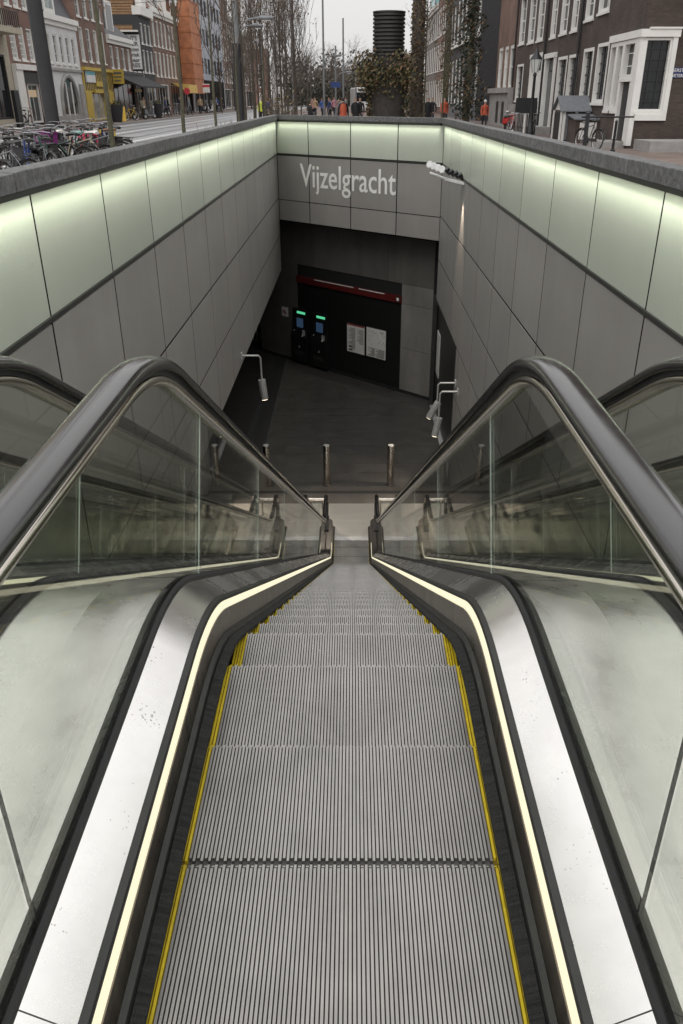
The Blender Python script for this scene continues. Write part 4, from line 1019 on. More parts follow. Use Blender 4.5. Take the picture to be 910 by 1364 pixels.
bd = MB(); bd.box(SX - 1.95, SX - .05, 86.93, 86.99, 4.15, 7.0); board = bd.build('sign_board', 'plastic_white', t)
board['label'] = 'white board with six lines of dark lettering'
for k, w_ in enumerate(("CENT'S", 'BEKER', 'diamanten', 'uitfabriek', 'kenbaar', 'ADRES')):
    text_on(board, w_, .46, 'ink', (SX - 1.0, 86.925, 6.52 - k * .44), 'y-', bold=.012, width=1.55 if k else 1.4)
fb = MB(); fb.box(SX - 2.4, SX + .0, 86.9, 86.98, 3.05, 4.05); fas = fb.build('sign_fascia', 'black_paint', t)
text_on(fas, 'BANDEN', .62, 'white_letter', (SX - .9, 86.89, 3.52), 'y-', bold=.03, width=1.9)
text_on(fas, 'ARTNET', .3, 'white_letter', (SX - .6, 86.89, 3.13), 'y-', bold=.012, width=1.25)
# G: brown house with many tall white windows and dormers
t, F = house('brown house with rows of tall white windows beside the orange wrap', 92.0, 105.8, 9.3, 'brick_brown', [rows(92.2, 105.6, 7, 1.0, 6.4, 8.7, .5), rows(92.2, 105.6, 7, 1.0, 3.7, 5.9, .5)], LF, bars=(2, 2), shop=[(92.5, 98.2, .2, 3.0), (99.4, 105.2, .2, 3.0)], gms=gl2, fw=.14)
for h in ((92.5, 98.2, .2, 3.0), (99.4, 105.2, .2, 3.0)): F.window(h, 'white_paint', 'window_glass', (4, 1), sill=False, name='shop_window')
q = MB(); q.hexa([LF(92.1, 9.6, -.2), LF(105.7, 9.6, -.2), LF(105.7, 9.6, -8), LF(92.1, 9.6, -8)], [LF(93, 14, -3.5), LF(105, 14, -3.5), LF(105, 14, -6), LF(93, 14, -6)]); q.build('roof', 'brick_red', t)
for a in (94.2, 100.8):
    dm = F.part('dormer', 'white_paint', [(a, a + 2.6, 9.7, 12.4, -2.5, -.1)]); F.part('dormer_pane', 'window_glass', [(a + .4, a + 2.2, 10.1, 12.0, -.1, -.08)], dm); F.part('dormer_pediment', 'white_paint', [(a - .2, a + 2.8, 12.4, 12.75, -2.5, .05)], dm)
q = MB(); q.prism([LF(99.5, 3.2, .02), LF(99.5, 3.05, 1.9), LF(99.5, 2.2, 1.95)], (0, 5.4, 0)); o = q.build('awning', 'awning_yellow', t); o['label'] = 'faded yellow drop awning'
# orange scaffold wrap
t = thing('wrapped_scaffold', 'tall orange sheeted scaffold on the left side of the street', 'scaffold'); F = Facade(t, LF)
F.part('sheeting', 'orange_wrap', [(106.0, 112.5, 2.2, 11.6, .05, 1.5)])
F.part('sheet_battens', 'orange_wrap', [(105.96, 112.54, 2.2 + k * 1.55, 2.3 + k * 1.55, .04, 1.55) for k in range(7)])
for a, d in ((106.1, 1.4), (109.2, 1.4), (112.3, 1.4), (106.1, .2)):
    q = MB(); q.tube([LF(a, 0, d), LF(a, 12.0, d)], .06, 6); q.build('scaffold_pole', 'alu_bright', t)
t, F = house('brown house hidden behind the orange scaffold', 105.8, 113.0, 11.2, 'brick_brown', [rows(106.2, 112.8, 3, 1.1, 3.9, 6.0), rows(106.2, 112.8, 3, 1.1, 7.2, 9.6)], LF, shop=[(106.4, 112.4, .2, 3.0)])
F.window((106.4, 112.4, .2, 3.0), 'black_paint', 'window_glass', (3, 1), sill=False, name='shop_window')
# H: modern grey office
hh = [r_ for z in (4.6, 8.0, 11.4, 14.8) for r_ in [rows(114, 140, 9, 2.1, z, z + 1.9, .6)]]
t, F = house('pale grey modern office block with dark ground floor', 113.0, 141.0, 19.0, 'modern_grey', hh, LF, fm='lead_grey', bars=(2, 1), sill=False, cornice=False, shop=[(113.6, 140.4, .2, 3.9)], cat='office', name='office_block', gms=gl2)
F.window((113.6, 140.4, .2, 3.9), 'black_paint', 'window_glass', (14, 1), sill=False, name='shop_window')
for i, (a0, a1, zt, m, lab) in enumerate(((141, 149, 15.5, 'brick_brown', 'tall narrow brown house just past the grey office'), (149, 158, 13, 'brick_dark', 'dark house with white windows beyond the tall brown house'), (158, 170, 12, 'brick_grey', 'grey brown house near the far left end of the row'), (170, 185, 12.5, 'brick_brown', 'brown house last in the left row before the trees'))):
    n = int((a1 - a0) / 2.2)
    t, F = house(lab, a0, a1, zt, m, [rows(a0 + .2, a1 - .2, n, 1.1, z, z + 2.1, .4) for z in (3.9, 7.0, 10.0) if z + 2.4 < zt], LF, bars=(2, 2), shop=[(a0 + .5, a1 - .5, .2, 3.0)], gms=gl2, fw=.15)
    F.window((a0 + .5, a1 - .5, .2, 3.0), 'white_paint', 'window_glass', (4, 1), sill=False, name='shop_window')
# far end of the street
for i, (x0, x1, y, zt, m, lab) in enumerate(((-34, -22, 232, 13, 'brick_red', 'red brick building closing the street far left'), (-21, -11, 236, 11, 'white_stone', 'pale building closing the street in the distance'), (-10, 4, 240, 8.5, 'brick_grey', 'grey brown building behind the far crowd'), (5, 18, 236, 12, 'brick_brown', 'brown building closing the street right of the far crowd'))):
    fm_ = (lambda yy: (lambda a, z, d: (a, yy - d, z)))(y)
    house(lab, x0, x1, zt, m, [rows(x0 + .3, x1 - .3, 5, 1.3, z, z + 2.0, .5) for z in (.9, 4.2, 7.4) if z + 2.2 < zt], fm_, bars=(2, 2), cat='building', name='far_building', gms=gl2, fw=.16)

# ---------------- right side
RF = right_front()
def rw(u0, u1, vt, vb):
    a = [onx(u, (vt + vb) / 2, RXF)[1] for u in (u0, u1)]
    um = (u0 + u1) / 2
    return (min(a), max(a), onx(um, vb, RXF)[2], onx(um, vt, RXF)[2])
YC = onx(846, 120, RXF)[1]; xb = ony(889, 100, YC)[0]          # street corner of the dark brick house
g_w = [rw(793, 808, 58, 137), rw(775, 788, 65, 134), rw(756, 768, 73, 134), rw(741, 753, 76, 145), rw(688, 696, 86, 134)]
doors = [(*rw(726, 738, 78, 140)[:2], .35, rw(726, 738, 78, 140)[3]), (*rw(707, 722, 76, 140)[:2], .9, rw(707, 722, 78, 140)[3])]
zu = rw(782, 793, -60, 25)[2]
u_w = []
for (u0, u1, vb) in ((782, 793, 25), (800, 814, 15), (763, 771, 40), (748, 757, 44), (735, 742, 49), (717, 725, 53), (705, 713, 56), (693, 700, 58)):
    h = rw(u0, u1, vb - 40, vb); u_w.append((h[0], h[1], h[2], h[2] + 2.45))
bay = rw(810.5, 846, 52, 154)
bz0, bz1 = 1.25, bay[3] - .1
YE = onx(686, 100, RXF)[1]
t = thing('corner_house', 'dark brick corner house with white windows and a white corner bay', 'house')
F = Facade(t, RF)
bay_h = (YC + .02, YC + 3.6, bz0, bz1)
F.wall('brick_dark', YC, YE, 0, 13.5, g_w + doors + u_w + [(YC + 1.9, bay[1], bz0, bz1), (YC + .45, YC + 1.9, .25, bz1)], back=9, near=False)
for h in g_w: F.window(h, bars=(3, 6), fw=.13, proud=.02, bm='pole_dark')
for h in u_w: F.window(h, bars=(2, 4), fw=.12, proud=.02)
# bay on the street front: two tall lights and a door with a fanlight, white posts
F.window((YC + 1.9, (YC + 1.9 + bay[1]) / 2, bz0, bz1), bars=(2, 6), fw=.14, proud=.05, sill='white_paint', bm='pole_dark'); F.window(((YC + 1.9 + bay[1]) / 2, bay[1], bz0, bz1), bars=(2, 6), fw=.14, proud=.05, sill='white_paint', bm='pole_dark')
dz = bz0 + (bz1 - bz0) * .42
F.window((YC + .45, YC + 1.9, dz + .1, bz1), bars=(2, 3), fw=.13, proud=.05, sill='white_paint', name='fanlight')
dr = F.part('door', 'white_paint', [(YC + .45, YC + .6, .25, dz, -.16, .05), (YC + 1.75, YC + 1.9, .25, dz, -.16, .05)]); F.part('door_leaf', 'black_paint', [(YC + .6, YC + 1.75, .25, dz, -.16, -.08)], dr); F.part('door_handle', 'alu_bright', [(YC + .75, YC + .8, 1.2, 1.3, -.08, .0)], dr)
F.part('corner_post', 'white_paint', [(YC - .03, YC + .40, .1, bz1 + .02, -.12, .06)])
F.part('bay_cornice', 'white_paint', [(YC - .12, bay[1] + .2, bz1 + .02, bz1 + .26, -(xb - RXF + .22), .10)])
F.part('doorstep', 'grey_stone', [(YC + .3, YC + 2.1, 0, .22, .0, .9)])
for h, lab in zip(doors, ('white_paint', 'cream_stone')):
    f_ = F.part('door', 'white_paint', [(h[0] - .12, h[0] + .12, h[2], h[3], -.16, .1), (h[1] - .12, h[1] + .12, h[2], h[3], -.16, .1), (h[0] - .16, h[1] + .16, h[3], h[3] + .22, -.16, .14)])
    F.part('door_leaf', 'white_paint' if lab == 'cream_stone' else 'window_glass', [(h[0] + .1, h[1] - .1, h[2], h[3] - .6, -.17, -.1)], f_)
    F.part('fanlight', 'window_glass', [(h[0] + .1, h[1] - .1, h[3] - .55, h[3], -.17, -.12)], f_)
    F.part('door_step', 'grey_stone', [(h[0] - .3, h[1] + .3, 0, h[2], .0, 1.0)], f_)
F.part('cornice', 'white_paint', [(YC, YE, 13.5, 14.0, -.2, .4)])
for u in (770, 725.5, 686):
    a = onx(u, 90, RXF)[1]; q = MB(); q.tube([RF(a, .1, .09), RF(a, 13.4, .09)], .06, 8); q.build('drainpipe', 'black_paint', t, smooth=True)
# side wall towards the viewer with the large paned window
SWY = YC
def SF(a, z, d): return (a, SWY - d, z)
F2 = Facade(t, SF)
xb = ony(889, 100, SWY)[0]
sw = MB()
F2.wall('brick_dark', RXF + .01, 19.0, 0, 13.5, [(RXF + .12, xb, bz0, bz1)], back=.5, name='side_wall')
F2.window((RXF + .12, xb, bz0, bz1), bars=(3, 7), fw=.08, proud=.03, sill='white_paint', name='bay_window', bm='black_paint')
F2.part('bay_frame', 'white_paint', [(xb, xb + .17, bz0 - .3, bz1 + .02, .0, .08), (RXF + .12, xb, bz0 - .3, bz0 - .101, .0, .10), (RXF + .2, xb + .24, bz1 + .262, bz1 + .32, .0, .16)])
ns = MB(); nx0, _, nz1 = ony(891, 90, SWY); nz0 = ony(891, 104, SWY)[2]
ns.box(nx0, nx0 + 1.75, SWY - .03, SWY - .002, nz0, nz1); sign = thing('street_name_sign', 'dark blue street name plate on the brick side wall', 'sign', (nx0 + .9, SWY, (nz0 + nz1) / 2))
q = MB(); hgt = (nz1 - nz0) / 2; q.box(-.9, .9, -.03, -.002, -hgt, hgt); q.build('plate', 'sign_blue', sign, bevel=.006)
text_on(sign, 'EERSTE', .15, 'white_letter', (-.52, -.034, .03), 'y-', width=.5); text_on(sign, 'WETERINGDWARSSTRAAT', .15, 'white_letter', (.02, -.034, -.14), 'y-', width=1.66)
# low walls and steps beyond the coping near the side wall
q = MB(); q.box(10.35, 19, SWY - 2.4, SWY - .6, 0, .35); tag(q.build('side_step', 'grey_stone'), 'low grey stone step along the brick side wall', 'step')
# R2 brown house with arched windows and stone base
Y2 = onx(661, 100, RXF)[1]
h2 = [rw(663.5, 668.5, 64, 118), rw(671, 676, 62, 118), rw(678, 684, 60, 118)]
h2 = [(a, b, c_, d_) for a, b, c_, d_ in h2]
h2u = [(a, b, 8.0, 11.8) for a, b, c_, d_ in h2]
t, F = house('brown brick house with arched upper windows on a grey stone base', YE, Y2, 14.5, 'brick_brown', [h2, h2u], RF, bars=(1, 2), gms=gl2, fw=.22)
F.part('stone_base', 'grey_stone', [(YE + .02, Y2 - .02, 0, 2.0, .002, .35)]); F.part('base_cornice', 'grey_stone', [(YE + .02, Y2 - .02, 2.0, 2.3, .002, .55)])
for k in (1.2, 3.4): F.part('base_opening', 'black_paint', [(YE + k, YE + k + 1.0, .2, 1.5, .35, .36)])
# R3 dark house with many narrow white windows
Y3a, Y3b = onx(637, 100, RXF)[1], onx(597, 100, RXF)[1]
n3 = 8
t, F = house('long dark house with dense rows of narrow white windows behind the ivy', Y3a, Y3b, 17.5, 'brick_black', [rows(Y3a + .2, Y3b - .2, n3, 1.35, 1.2, 5.1, .4), rows(Y3a + .2, Y3b - .2, n3, 1.35, 6.6, 10.0, .4), rows(Y3a + .2, Y3b - .2, n3, 1.35, 11.4, 15.0, .4)], RF, bars=(2, 2), gms=gl2, fw=.26)
F.part('base_course', 'lead_grey', [(Y3a + .02, Y3b - .02, 0, 1.05, .002, .3)])
F.part('string_course', 'white_paint', [(Y3a + .02, Y3b - .02, 6.1, 6.35, .002, .2), (Y3a + .02, Y3b - .02, 11.0, 11.2, .002, .2)])
# R4 houses further on
for (a0, a1, zt, m, lab) in ((Y3b, Y3b + 14, 13.0, 'brick_brown', 'brown house with pale windows beyond the long dark house'), (Y3b + 14, Y3b + 30, 11.5, 'brick_grey', 'grey house with cornice behind the saplings on the right')):
    t, F = house(lab, a0, a1, zt, m, [rows(a0 + .2, a1 - .2, 6, 1.4, z, z + 2.8, .4) for z in (.9, 4.6, 8.2)], RF, bars=(2, 2), gms=gl2, fw=.26)
# R5 teal glass tower
t = thing('glass_tower', 'tall teal glass tower far behind the right-hand houses', 'tower')
fm_ = lambda a, z, d: (a, 176 - d, z)
F = Facade(t, fm_); q = MB(); F.bx(q, 15.5, 24.5, 0, 40, -12, 0); q.build('core', 'teal_glass', t)
F.part('mullion', 'lead_grey', [(15.5 + k * 1.5 - .08, 15.5 + k * 1.5 + .08, 0, 40, .0, .1) for k in range(7)]); F.part('floor_band', 'lead_grey', [(15.4, 24.6, z, z + .35, .0, .12) for z in range(4, 40, 3)])

# ---------------- poles, lamps, wires
def pole(name, label, cat, x, y, segs, m, group=None, n=14):
    t = thing(name, label, cat, (x, y, 0), 0, group)
    for k, (z0, z1, r0, r1, mm) in enumerate(segs):
        q = MB(); q.lathe([(r0, z0), (r1, z1)], n=n); q.build('shaft' if k == 0 else 'upper_shaft', mm, t, smooth=True)
    q = MB(); q.lathe([(segs[0][2] * 1.5, 0), (segs[0][2] * 1.5, .06), (segs[0][2] * 1.05, .12)], n=n); q.build('base_collar', m, t, smooth=True)
    return t
def lamp_arm(t, z, dx, dy, m='pole_grey'):
    q = MB(); q.tube([(0, 0, z - .8), (dx * .2, dy * .2, z - .25), (dx * .6, dy * .6, z), (dx, dy, z + .05)], .035, 8); a = q.build('arm', m, t, smooth=True)
    v = Vector((dx, dy, 0)).normalized(); p = Vector((dx, dy, z + .05))
    q = MB(); q.tube([p, p + v * .12, p + v * .62, p + v * .7], [.05, .10, .09, .05], 8); h = q.build('lamp_head', 'pole_grey', t, smooth=True)
    q = MB(); q.tube([p + v * .2 + Vector((0, 0, -.1)), p + v * .55 + Vector((0, 0, -.09))], .03, 6); q.build('lamp_glass', 'lantern_glass', h)
pole('tram_pole', 'thick dark grey pole rising out of the parked bicycles on the left', 'pole', -8.6, 25.4, [(0, 14, .20, .20, 'pole_dark')], 'pole_dark')
p2 = pole('street_lamp', 'grey lamp pole with dark lower half beside the left parapet', 'street lamp', -5.55, 44.0, [(0, 4.0, .20, .20, 'pole_dark'), (4.0, 9.5, .15, .13, 'pole_grey')], 'pole_dark')
lamp_arm(p2, 5.0, 1.1, .1); lamp_arm(p2, 4.75, .7, .9)
q = MB(); q.lathe([(.16, 6.0), (.19, 6.03), (.19, 6.12), (.16, 6.15)], n=12); q.build('band', 'pole_grey', p2)
for k, (x, y, h, arm, lab) in enumerate(((-2.75, 86, 11.5, 5.2, 'tall grey mast with one lamp arm right of the bare trees'), (-1.75, 93, 6.4, 4.0, 'short grey lamp mast behind the blue sign'), (-1.0, 96, 9.0, 4.9, 'tall grey mast with a double lamp arm behind the person in orange'),
                                   (.35, 100, 4.4, None, 'thin grey post left of the vent tower'), (-6.6, 66, 6.2, 5.6, 'lamp mast with white head among the bare trees'), (-5.0, 76, 12, None, 'tall thin mast above the bare trees'), (-8.6, 70, 12, None, 'slender mast left of the bare trees'))):
    t = pole('street_mast', lab, 'mast', x, y, [(0, h, .10, .08, 'pole_grey')], 'pole_grey', 'masts along the street', 10)
    if arm: lamp_arm(t, arm, 1.0, .1)
    if k == 2: lamp_arm(t, arm - .3, .9, -.6)
t = thing('direction_sign', 'blue direction sign on a thin post above the far crowd', 'sign', (-1.55, 82, 0))
q = MB(); q.tube([(0, 0, 0), (0, 0, 3.1)], .04, 8); q.build('post', 'pole_grey', t); q = MB(); q.box(-.45, .45, -.05, -.02, 2.55, 3.0); q.build('plate', 'bike_blue', t)
for (u, v, X, lab) in ((275, 119, -16.9, 'white and red square traffic sign on the far left kerb'), (249.5, 123, -17.2, 'small red round sign by the scaffold')):
    p = onx(u, v, X); t = thing('traffic_sign', lab, 'sign', (p[0], p[1], PZ))
    q = MB(); q.tube([(0, 0, 0), (0, 0, p[2] + .1)], .04, 8); q.build('post', 'pole_grey', t)
    if 'square' in lab:
        q = MB(); q.box(-.4, .4, -.05, -.03, p[2] - .45, p[2] + .45); pl_ = q.build('plate', 'plastic_white', t); q = MB(); q.box(-.4, .4, -.06, -.051, p[2] + .1, p[2] + .35); q.build('red_bar', 'sign_red', pl_)
    else:
        q = MB(); q.tube([(0, -.05, p[2]), (0, -.07, p[2])], .32, 16); q.build('plate', 'sign_red', t)
for k, (a, b, lab) in enumerate((((-5.5, 44, 6.1), (-20, 58, 7.4), 'thin span wire from the lamp pole to the left houses'), ((-5.5, 44, 6.1), (10.3, 50, 8.6), 'thin span wire from the lamp pole to the right houses'))):
    q = MB(); q.tube([tuple(a[i] + (b[i] - a[i]) * f_ - (.5 * math.sin(math.pi * f_) if i == 2 else 0) for i in range(3)) for f_ in [j / 10 for j in range(11)]], .012, 4); tag(q.build('span_wire', 'pole_dark'), lab, 'wire')

# ---------------- bare trees
def grow(tm, lm, p, d, L, r, depth, rnd, leafp, spread=.6, up=.15, leaves=None, mi=0):
    n = 3 if depth > 0 else 2
    pts = [Vector(p)]; d = Vector(d).normalized()
    for k in range(n):
        d = (d + Vector((rnd.gauss(0, .10), rnd.gauss(0, .10), up * .4 + rnd.gauss(0, .05)))).normalized(); pts.append(pts[-1] + d * L / n)
    r1 = r * .64
    tm.tube(pts, [r + (r1 - r) * k / n for k in range(n + 1)], 5 if r > .03 else 3, cap=False)
    if leaves is not None and rnd.random() < leafp:
        for _ in range(rnd.randint(1, 3)):
            c = pts[rnd.randint(1, n)] + Vector((rnd.gauss(0, .06), rnd.gauss(0, .06), rnd.gauss(0, .05))); leaf(leaves, c, rnd.uniform(.035, .07), rnd)
    if depth == 0: return
    for k in range(rnd.randint(2, 4)):
        f_ = rnd.uniform(.35, 1.0); i = min(n - 1, int(f_ * n)); q = pts[i].lerp(pts[i + 1], f_ * n - i)
        a = rnd.uniform(0, 2 * math.pi); o_ = d.orthogonal().normalized(); w = d.cross(o_)
        nd = (d * (1 - spread * .5) + (o_ * math.cos(a) + w * math.sin(a)) * spread * rnd.uniform(.7, 1.2) + Vector((0, 0, up))).normalized()
        grow(tm, lm, q, nd, L * rnd.uniform(.5, .78), r1 * rnd.uniform(.6, .85), depth - 1, rnd, leafp, spread, up, leaves)
def leaf(mb, c, s, rnd, mi=0):
    a = Vector((rnd.gauss(0, 1), rnd.gauss(0, 1), rnd.gauss(0, 1))).normalized(); b = a.orthogonal().normalized(); w = a.cross(b)
    mb.face([c + b * s, c + w * s * .55, c - b * s, c - w * s * .55], mi)
def tree_proto(h, r, seed, leafp=.3, depth=3, nb=14, first=.3, bl=.32, spread=.65, up=.2, lm='leaf_brown', bm_='bark'):
    rnd = random.Random(seed); tr, br, lv = MB(), MB(), MB()
    pts = []; x = y = 0.0
    for k in range(9):
        f_ = k / 8; pts.append((x, y, h * f_)); x += rnd.gauss(0, .012 * h / 6); y += rnd.gauss(0, .012 * h / 6)
    rs = [r * (1 - .85 * k / 8) for k in range(9)]
    tr.tube(pts, rs, 8)
    for k in range(nb):
        f_ = first + (1 - first) * (k + rnd.random()) / nb; f_ = min(f_, .99); i = min(7, int(f_ * 8)); p = Vector(pts[i]).lerp(Vector(pts[i + 1]), f_ * 8 - i)
        a = k * 2.4 + rnd.uniform(-.4, .4); d = Vector((math.cos(a), math.sin(a), .75 + up * 2))
        grow(br, None, p, d, h * bl * (1.15 - f_ * .75), r * (.42 - .25 * f_), depth - 1, rnd, leafp, spread, up, lv)
    return tr.mesh('trunk', bm_), br.mesh('branches', 'twig'), (lv.mesh('leaves', lm) if lv.f else None)
def put_tree(proto, label, x, y, s=1.0, rz=0.0, group='bare street trees', name='bare_tree'):
    t = thing(name, label, 'tree', (x, y, 0), rz, group); t.scale = (s, s, s)
    a = link('trunk', proto[0], t); shade(a, 60); c = link('crown', proto[1], t)
    if proto[2]: l = link('leaves', proto[2], t); l['kind'] = 'stuff'
    return t
sap = [tree_proto(7.5, .062, 11 + k, .55, 3, 16, .38, .22, .6, .35, bm_='bark_green') for k in range(3)]
for k, (x, y, s, lab) in enumerate(((-5.0, 12.0, 1.0, 'sapling at the left edge with twigs over the brick house'), (-5.0, 18.3, 1.0, 'sapling in front of the yellow shop'), (-5.0, 26.2, 1.0, 'sapling in front of the orange scaffold'),
                                    (-5.05, 32.6, .95, 'sapling in front of the grey office block'), (-5.0, 39.0, .9, 'sapling just left of the grey lamp pole'), (-5.0, 51.0, 1.05, 'sapling right of the grey lamp pole'),
                                    (3.55, 44.5, 1.05, 'thin sapling right of the ivy covered trunk'), (5.2, 52.0, 1.1, 'sapling with ivy before the long dark house'))):
    put_tree(sap[k % 3], lab, x, y, s, k * 1.3, 'young street trees', 'sapling')
big = [tree_proto(9.5, .075, 31 + k, .3, 4, 18, .16, .30, .5, .5) for k in range(3)]
wide = [tree_proto(9.0, .16, 51 + k, .1, 4, 15, .25, .40, .75, .15) for k in range(2)]
mid = ['bare tree with upright twigs, %s' % w for w in ('leftmost in the clump behind the left parapet', 'second from the left in the clump', 'behind the lamp mast in the clump', 'in the middle of the clump', 'front of the clump near the parapet corner', 'right part of the clump', 'right edge of the clump by the cyclist', 'tall one at the back of the clump', 'slim one at the back left of the clump', 'slim one at the back right of the clump', 'just right of the lamp pole with two heads', 'between the lamp pole and the clump', 'thin one before the brown far houses', 'thin one rising over the clump', 'thin one at the right of the clump front', 'short one beside the person in lime')]
spots = [(-6.3, 60), (-5.6, 56), (-6.4, 70), (-5.0, 63), (-4.5, 54), (-4.9, 68), (-4.0, 62), (-6.2, 82), (-9.6, 88), (-5.2, 90), (-6.0, 50), (-6.6, 54), (-8.2, 74), (-5.4, 74), (-3.6, 57), (-7.0, 64)]
for k, ((x, y), lab) in enumerate(zip(spots, mid)): put_tree(big[k % 3], lab, x, y, .82 + .12 * (k % 4), k * 2.1)
far_l = ['far bare tree %s' % w for w in ('behind the blue sign', 'left of the blue sign', 'right of the person in orange', 'left of the vent tower', 'at the end of the left row', 'beyond the far lamp masts', 'over the far crowd', 'at the end of the road', 'before the pale far building', 'before the red far building', 'beside the far crowd', 'behind the vent tower', 'against the brown far building', 'at the far left kerb', 'on the left kerb before the grey office', 'on the left kerb past the office', 'on the left kerb by the tall brown house')]
fs = [(-3, 130), (-7, 138), (0.5, 150), (2.4, 142), (-14, 150), (-5, 160), (-1, 172), (-11, 175), (-9, 195), (-17, 190), (-3.5, 190), (5, 165), (3, 200), (-16.8, 128), (-16.5, 112), (-16.5, 136), (-16.5, 146)]
for k, ((x, y), lab) in enumerate(zip(fs, far_l)): put_tree(wide[k % 2], lab, x, y, .80 + .10 * (k % 3), k * 1.7, 'far bare trees')
# far wood: one dark mass of twigs and leaves
rnd = random.Random(5); fw_ = MB()
for k in range(9000):
    x = rnd.uniform(-16, 9); z = abs(rnd.gauss(0, 1)) * 4.4 * (1 + .2 * math.sin(x * .9)) + .2; y = rnd.uniform(205, 228)
    if z > 11.5: continue
    leaf(fw_, Vector((x, y, z)), rnd.uniform(.2, .55), rnd, rnd.choice((0, 0, 1)))
o = fw_.build('far_wood', ['bark', 'leaf_dark']); tag(o, 'dark far mass of trees closing the street', 'trees', None, 'stuff')

# ---------------- vent tower with ivy, ivy trunk, evergreen
t = thing('vent_tower', 'round dark louvred vent tower on an ivy covered base', 'vent tower', (1.70, 43.6, 0))
q = MB(); q.lathe([(.68, 0), (.68, 5.2)], n=28); q.build('core', 'joint_dark', t, smooth=True)
nl = 11; z0, z1 = 3.45, 5.22
for k in range(nl):
    a = z0 + (z1 - z0) * k / nl; h = (z1 - z0) / nl
    q = MB(); q.lathe([(.69, a + .005), (.755, a + .02), (.755, a + h * .62), (.71, a + h * .86), (.69, a + h * .9)], n=36); q.build('louvre_ring', 'dark_alu', t, smooth=True)
q = MB(); q.lathe([(.72, 5.18), (.765, 5.2), (.765, 5.26), (.3, 5.29)], n=36); q.build('cap', 'dark_alu', t, smooth=True)
q = MB(); q.lathe([(.84, 0), (.82, 3.0), (.72, 3.1), (.71, 3.46)], n=28); q.build('base', 'vent_base', t, smooth=True)
def ivy(name, parent, fn, n, seed, mats, s0=.05, s1=.11):
    rnd = random.Random(seed); m = MB()
    for _ in range(n):
        leaf(m, Vector(fn(rnd)), rnd.uniform(s0, s1), rnd, rnd.randrange(len(mats)))
    o = m.build(name, mats, parent); o['kind'] = 'stuff'; return o
def f1(r_):
    a = r_.uniform(0, 6.283); z = min(max(r_.gauss(2.75, .42), 1.2), 3.6); rr = .84 + abs(r_.gauss(0, .26)) * (1 if z > 2.2 else .5)
    if r_.random() < .25: a = r_.gauss(3.4, .5); rr += r_.uniform(0, .55)
    return (rr * math.cos(a), rr * math.sin(a), z + .12 * math.sin(a * 5))
ivy('ivy', t, f1, 3000, 3, ['leaf_olive', 'leaf_brown', 'leaf_yellow', 'leaf_dark'], .05, .10)
def f1b(r_):
    a = r_.choice((r_.gauss(3.14, .35), r_.gauss(-.15, .4))); z = r_.uniform(0, 3.0); return ((.86 + r_.uniform(0, .18)) * math.cos(a), (.86 + r_.uniform(0, .2)) * math.sin(a) - .1, z)
ivy('ivy', t, f1b, 1100, 4, ['leaf_olive', 'leaf_brown', 'leaf_dark'], .05, .10)
t = thing('ivy_tree', 'tall straight trunk wrapped in brown ivy beside the vent tower', 'tree', (3.30, 46.6, 0))
q = MB(); q.lathe([(.36, 0), (.33, 3), (.30, 12)], n=14); q.build('trunk', 'bark', t, smooth=True)
def f2(r_):
    a = r_.uniform(0, 6.283); z = r_.uniform(0, 11); rr = .31 + abs(r_.gauss(0, .04)); return (rr * math.cos(a), rr * math.sin(a), z)
ivy('ivy', t, f2, 3200, 6, ['leaf_brown', 'leaf_brown', 'bark', 'leaf_olive'], .05, .1)
for i, (x, y, h, w, lab) in enumerate(((8.6, 67.5, 13, 1.25, 'dark ivy clad evergreen against the brown arched house'), (7.6, 74, 13, .9, 'brown leafed tree before the long dark house'), (6.3, 88, 9, .8, 'ivy grown tree by the pale windowed brown house'))):
    t = thing('ivy_tree', lab, 'tree', (x, y, 0), 0, 'ivy grown trees on the right')
    q = MB(); q.tube([(0, 0, 0), (.1, 0, h * .5), (0, .1, h)], [.28, .2, .08], 8); q.build('trunk', 'bark_green', t, smooth=True)
    def f3(r_, h=h, w=w, i=i):
        z = r_.uniform(.3 if i == 0 else 2.0, h); a = r_.uniform(0, 6.283); rr = w * math.sqrt(r_.random()) * (.72 + .28 * math.sin(z * 1.3 + a * 2) + .22 * math.sin(z * 3.1 - a)) * (1.0 + .25 * math.sin(z * .6)); return (rr * math.cos(a), rr * math.sin(a) * 1.6, z)
    ivy('crown', t, f3, (4600, 1000, 900)[i], 9 + i, (['leaf_dark', 'leaf_dark', 'leaf_dark', 'leaf_brown'], ['leaf_brown', 'twig', 'leaf_olive'], ['leaf_brown', 'leaf_olive', 'twig'])[i], .06, .16)
    q = MB(); rr_ = random.Random(i)
    for k in range(14):
        a = rr_.uniform(0, 6.28); z = rr_.uniform(2, h * .9); L = w * rr_.uniform(.8, 1.4); q.tube([(0, 0, z), (L * .5 * math.cos(a), L * .5 * math.sin(a), z + .3), (L * math.cos(a), L * math.sin(a), z + .8)], [.05, .03, .01], 4)
    q.build('limbs', 'twig', t)
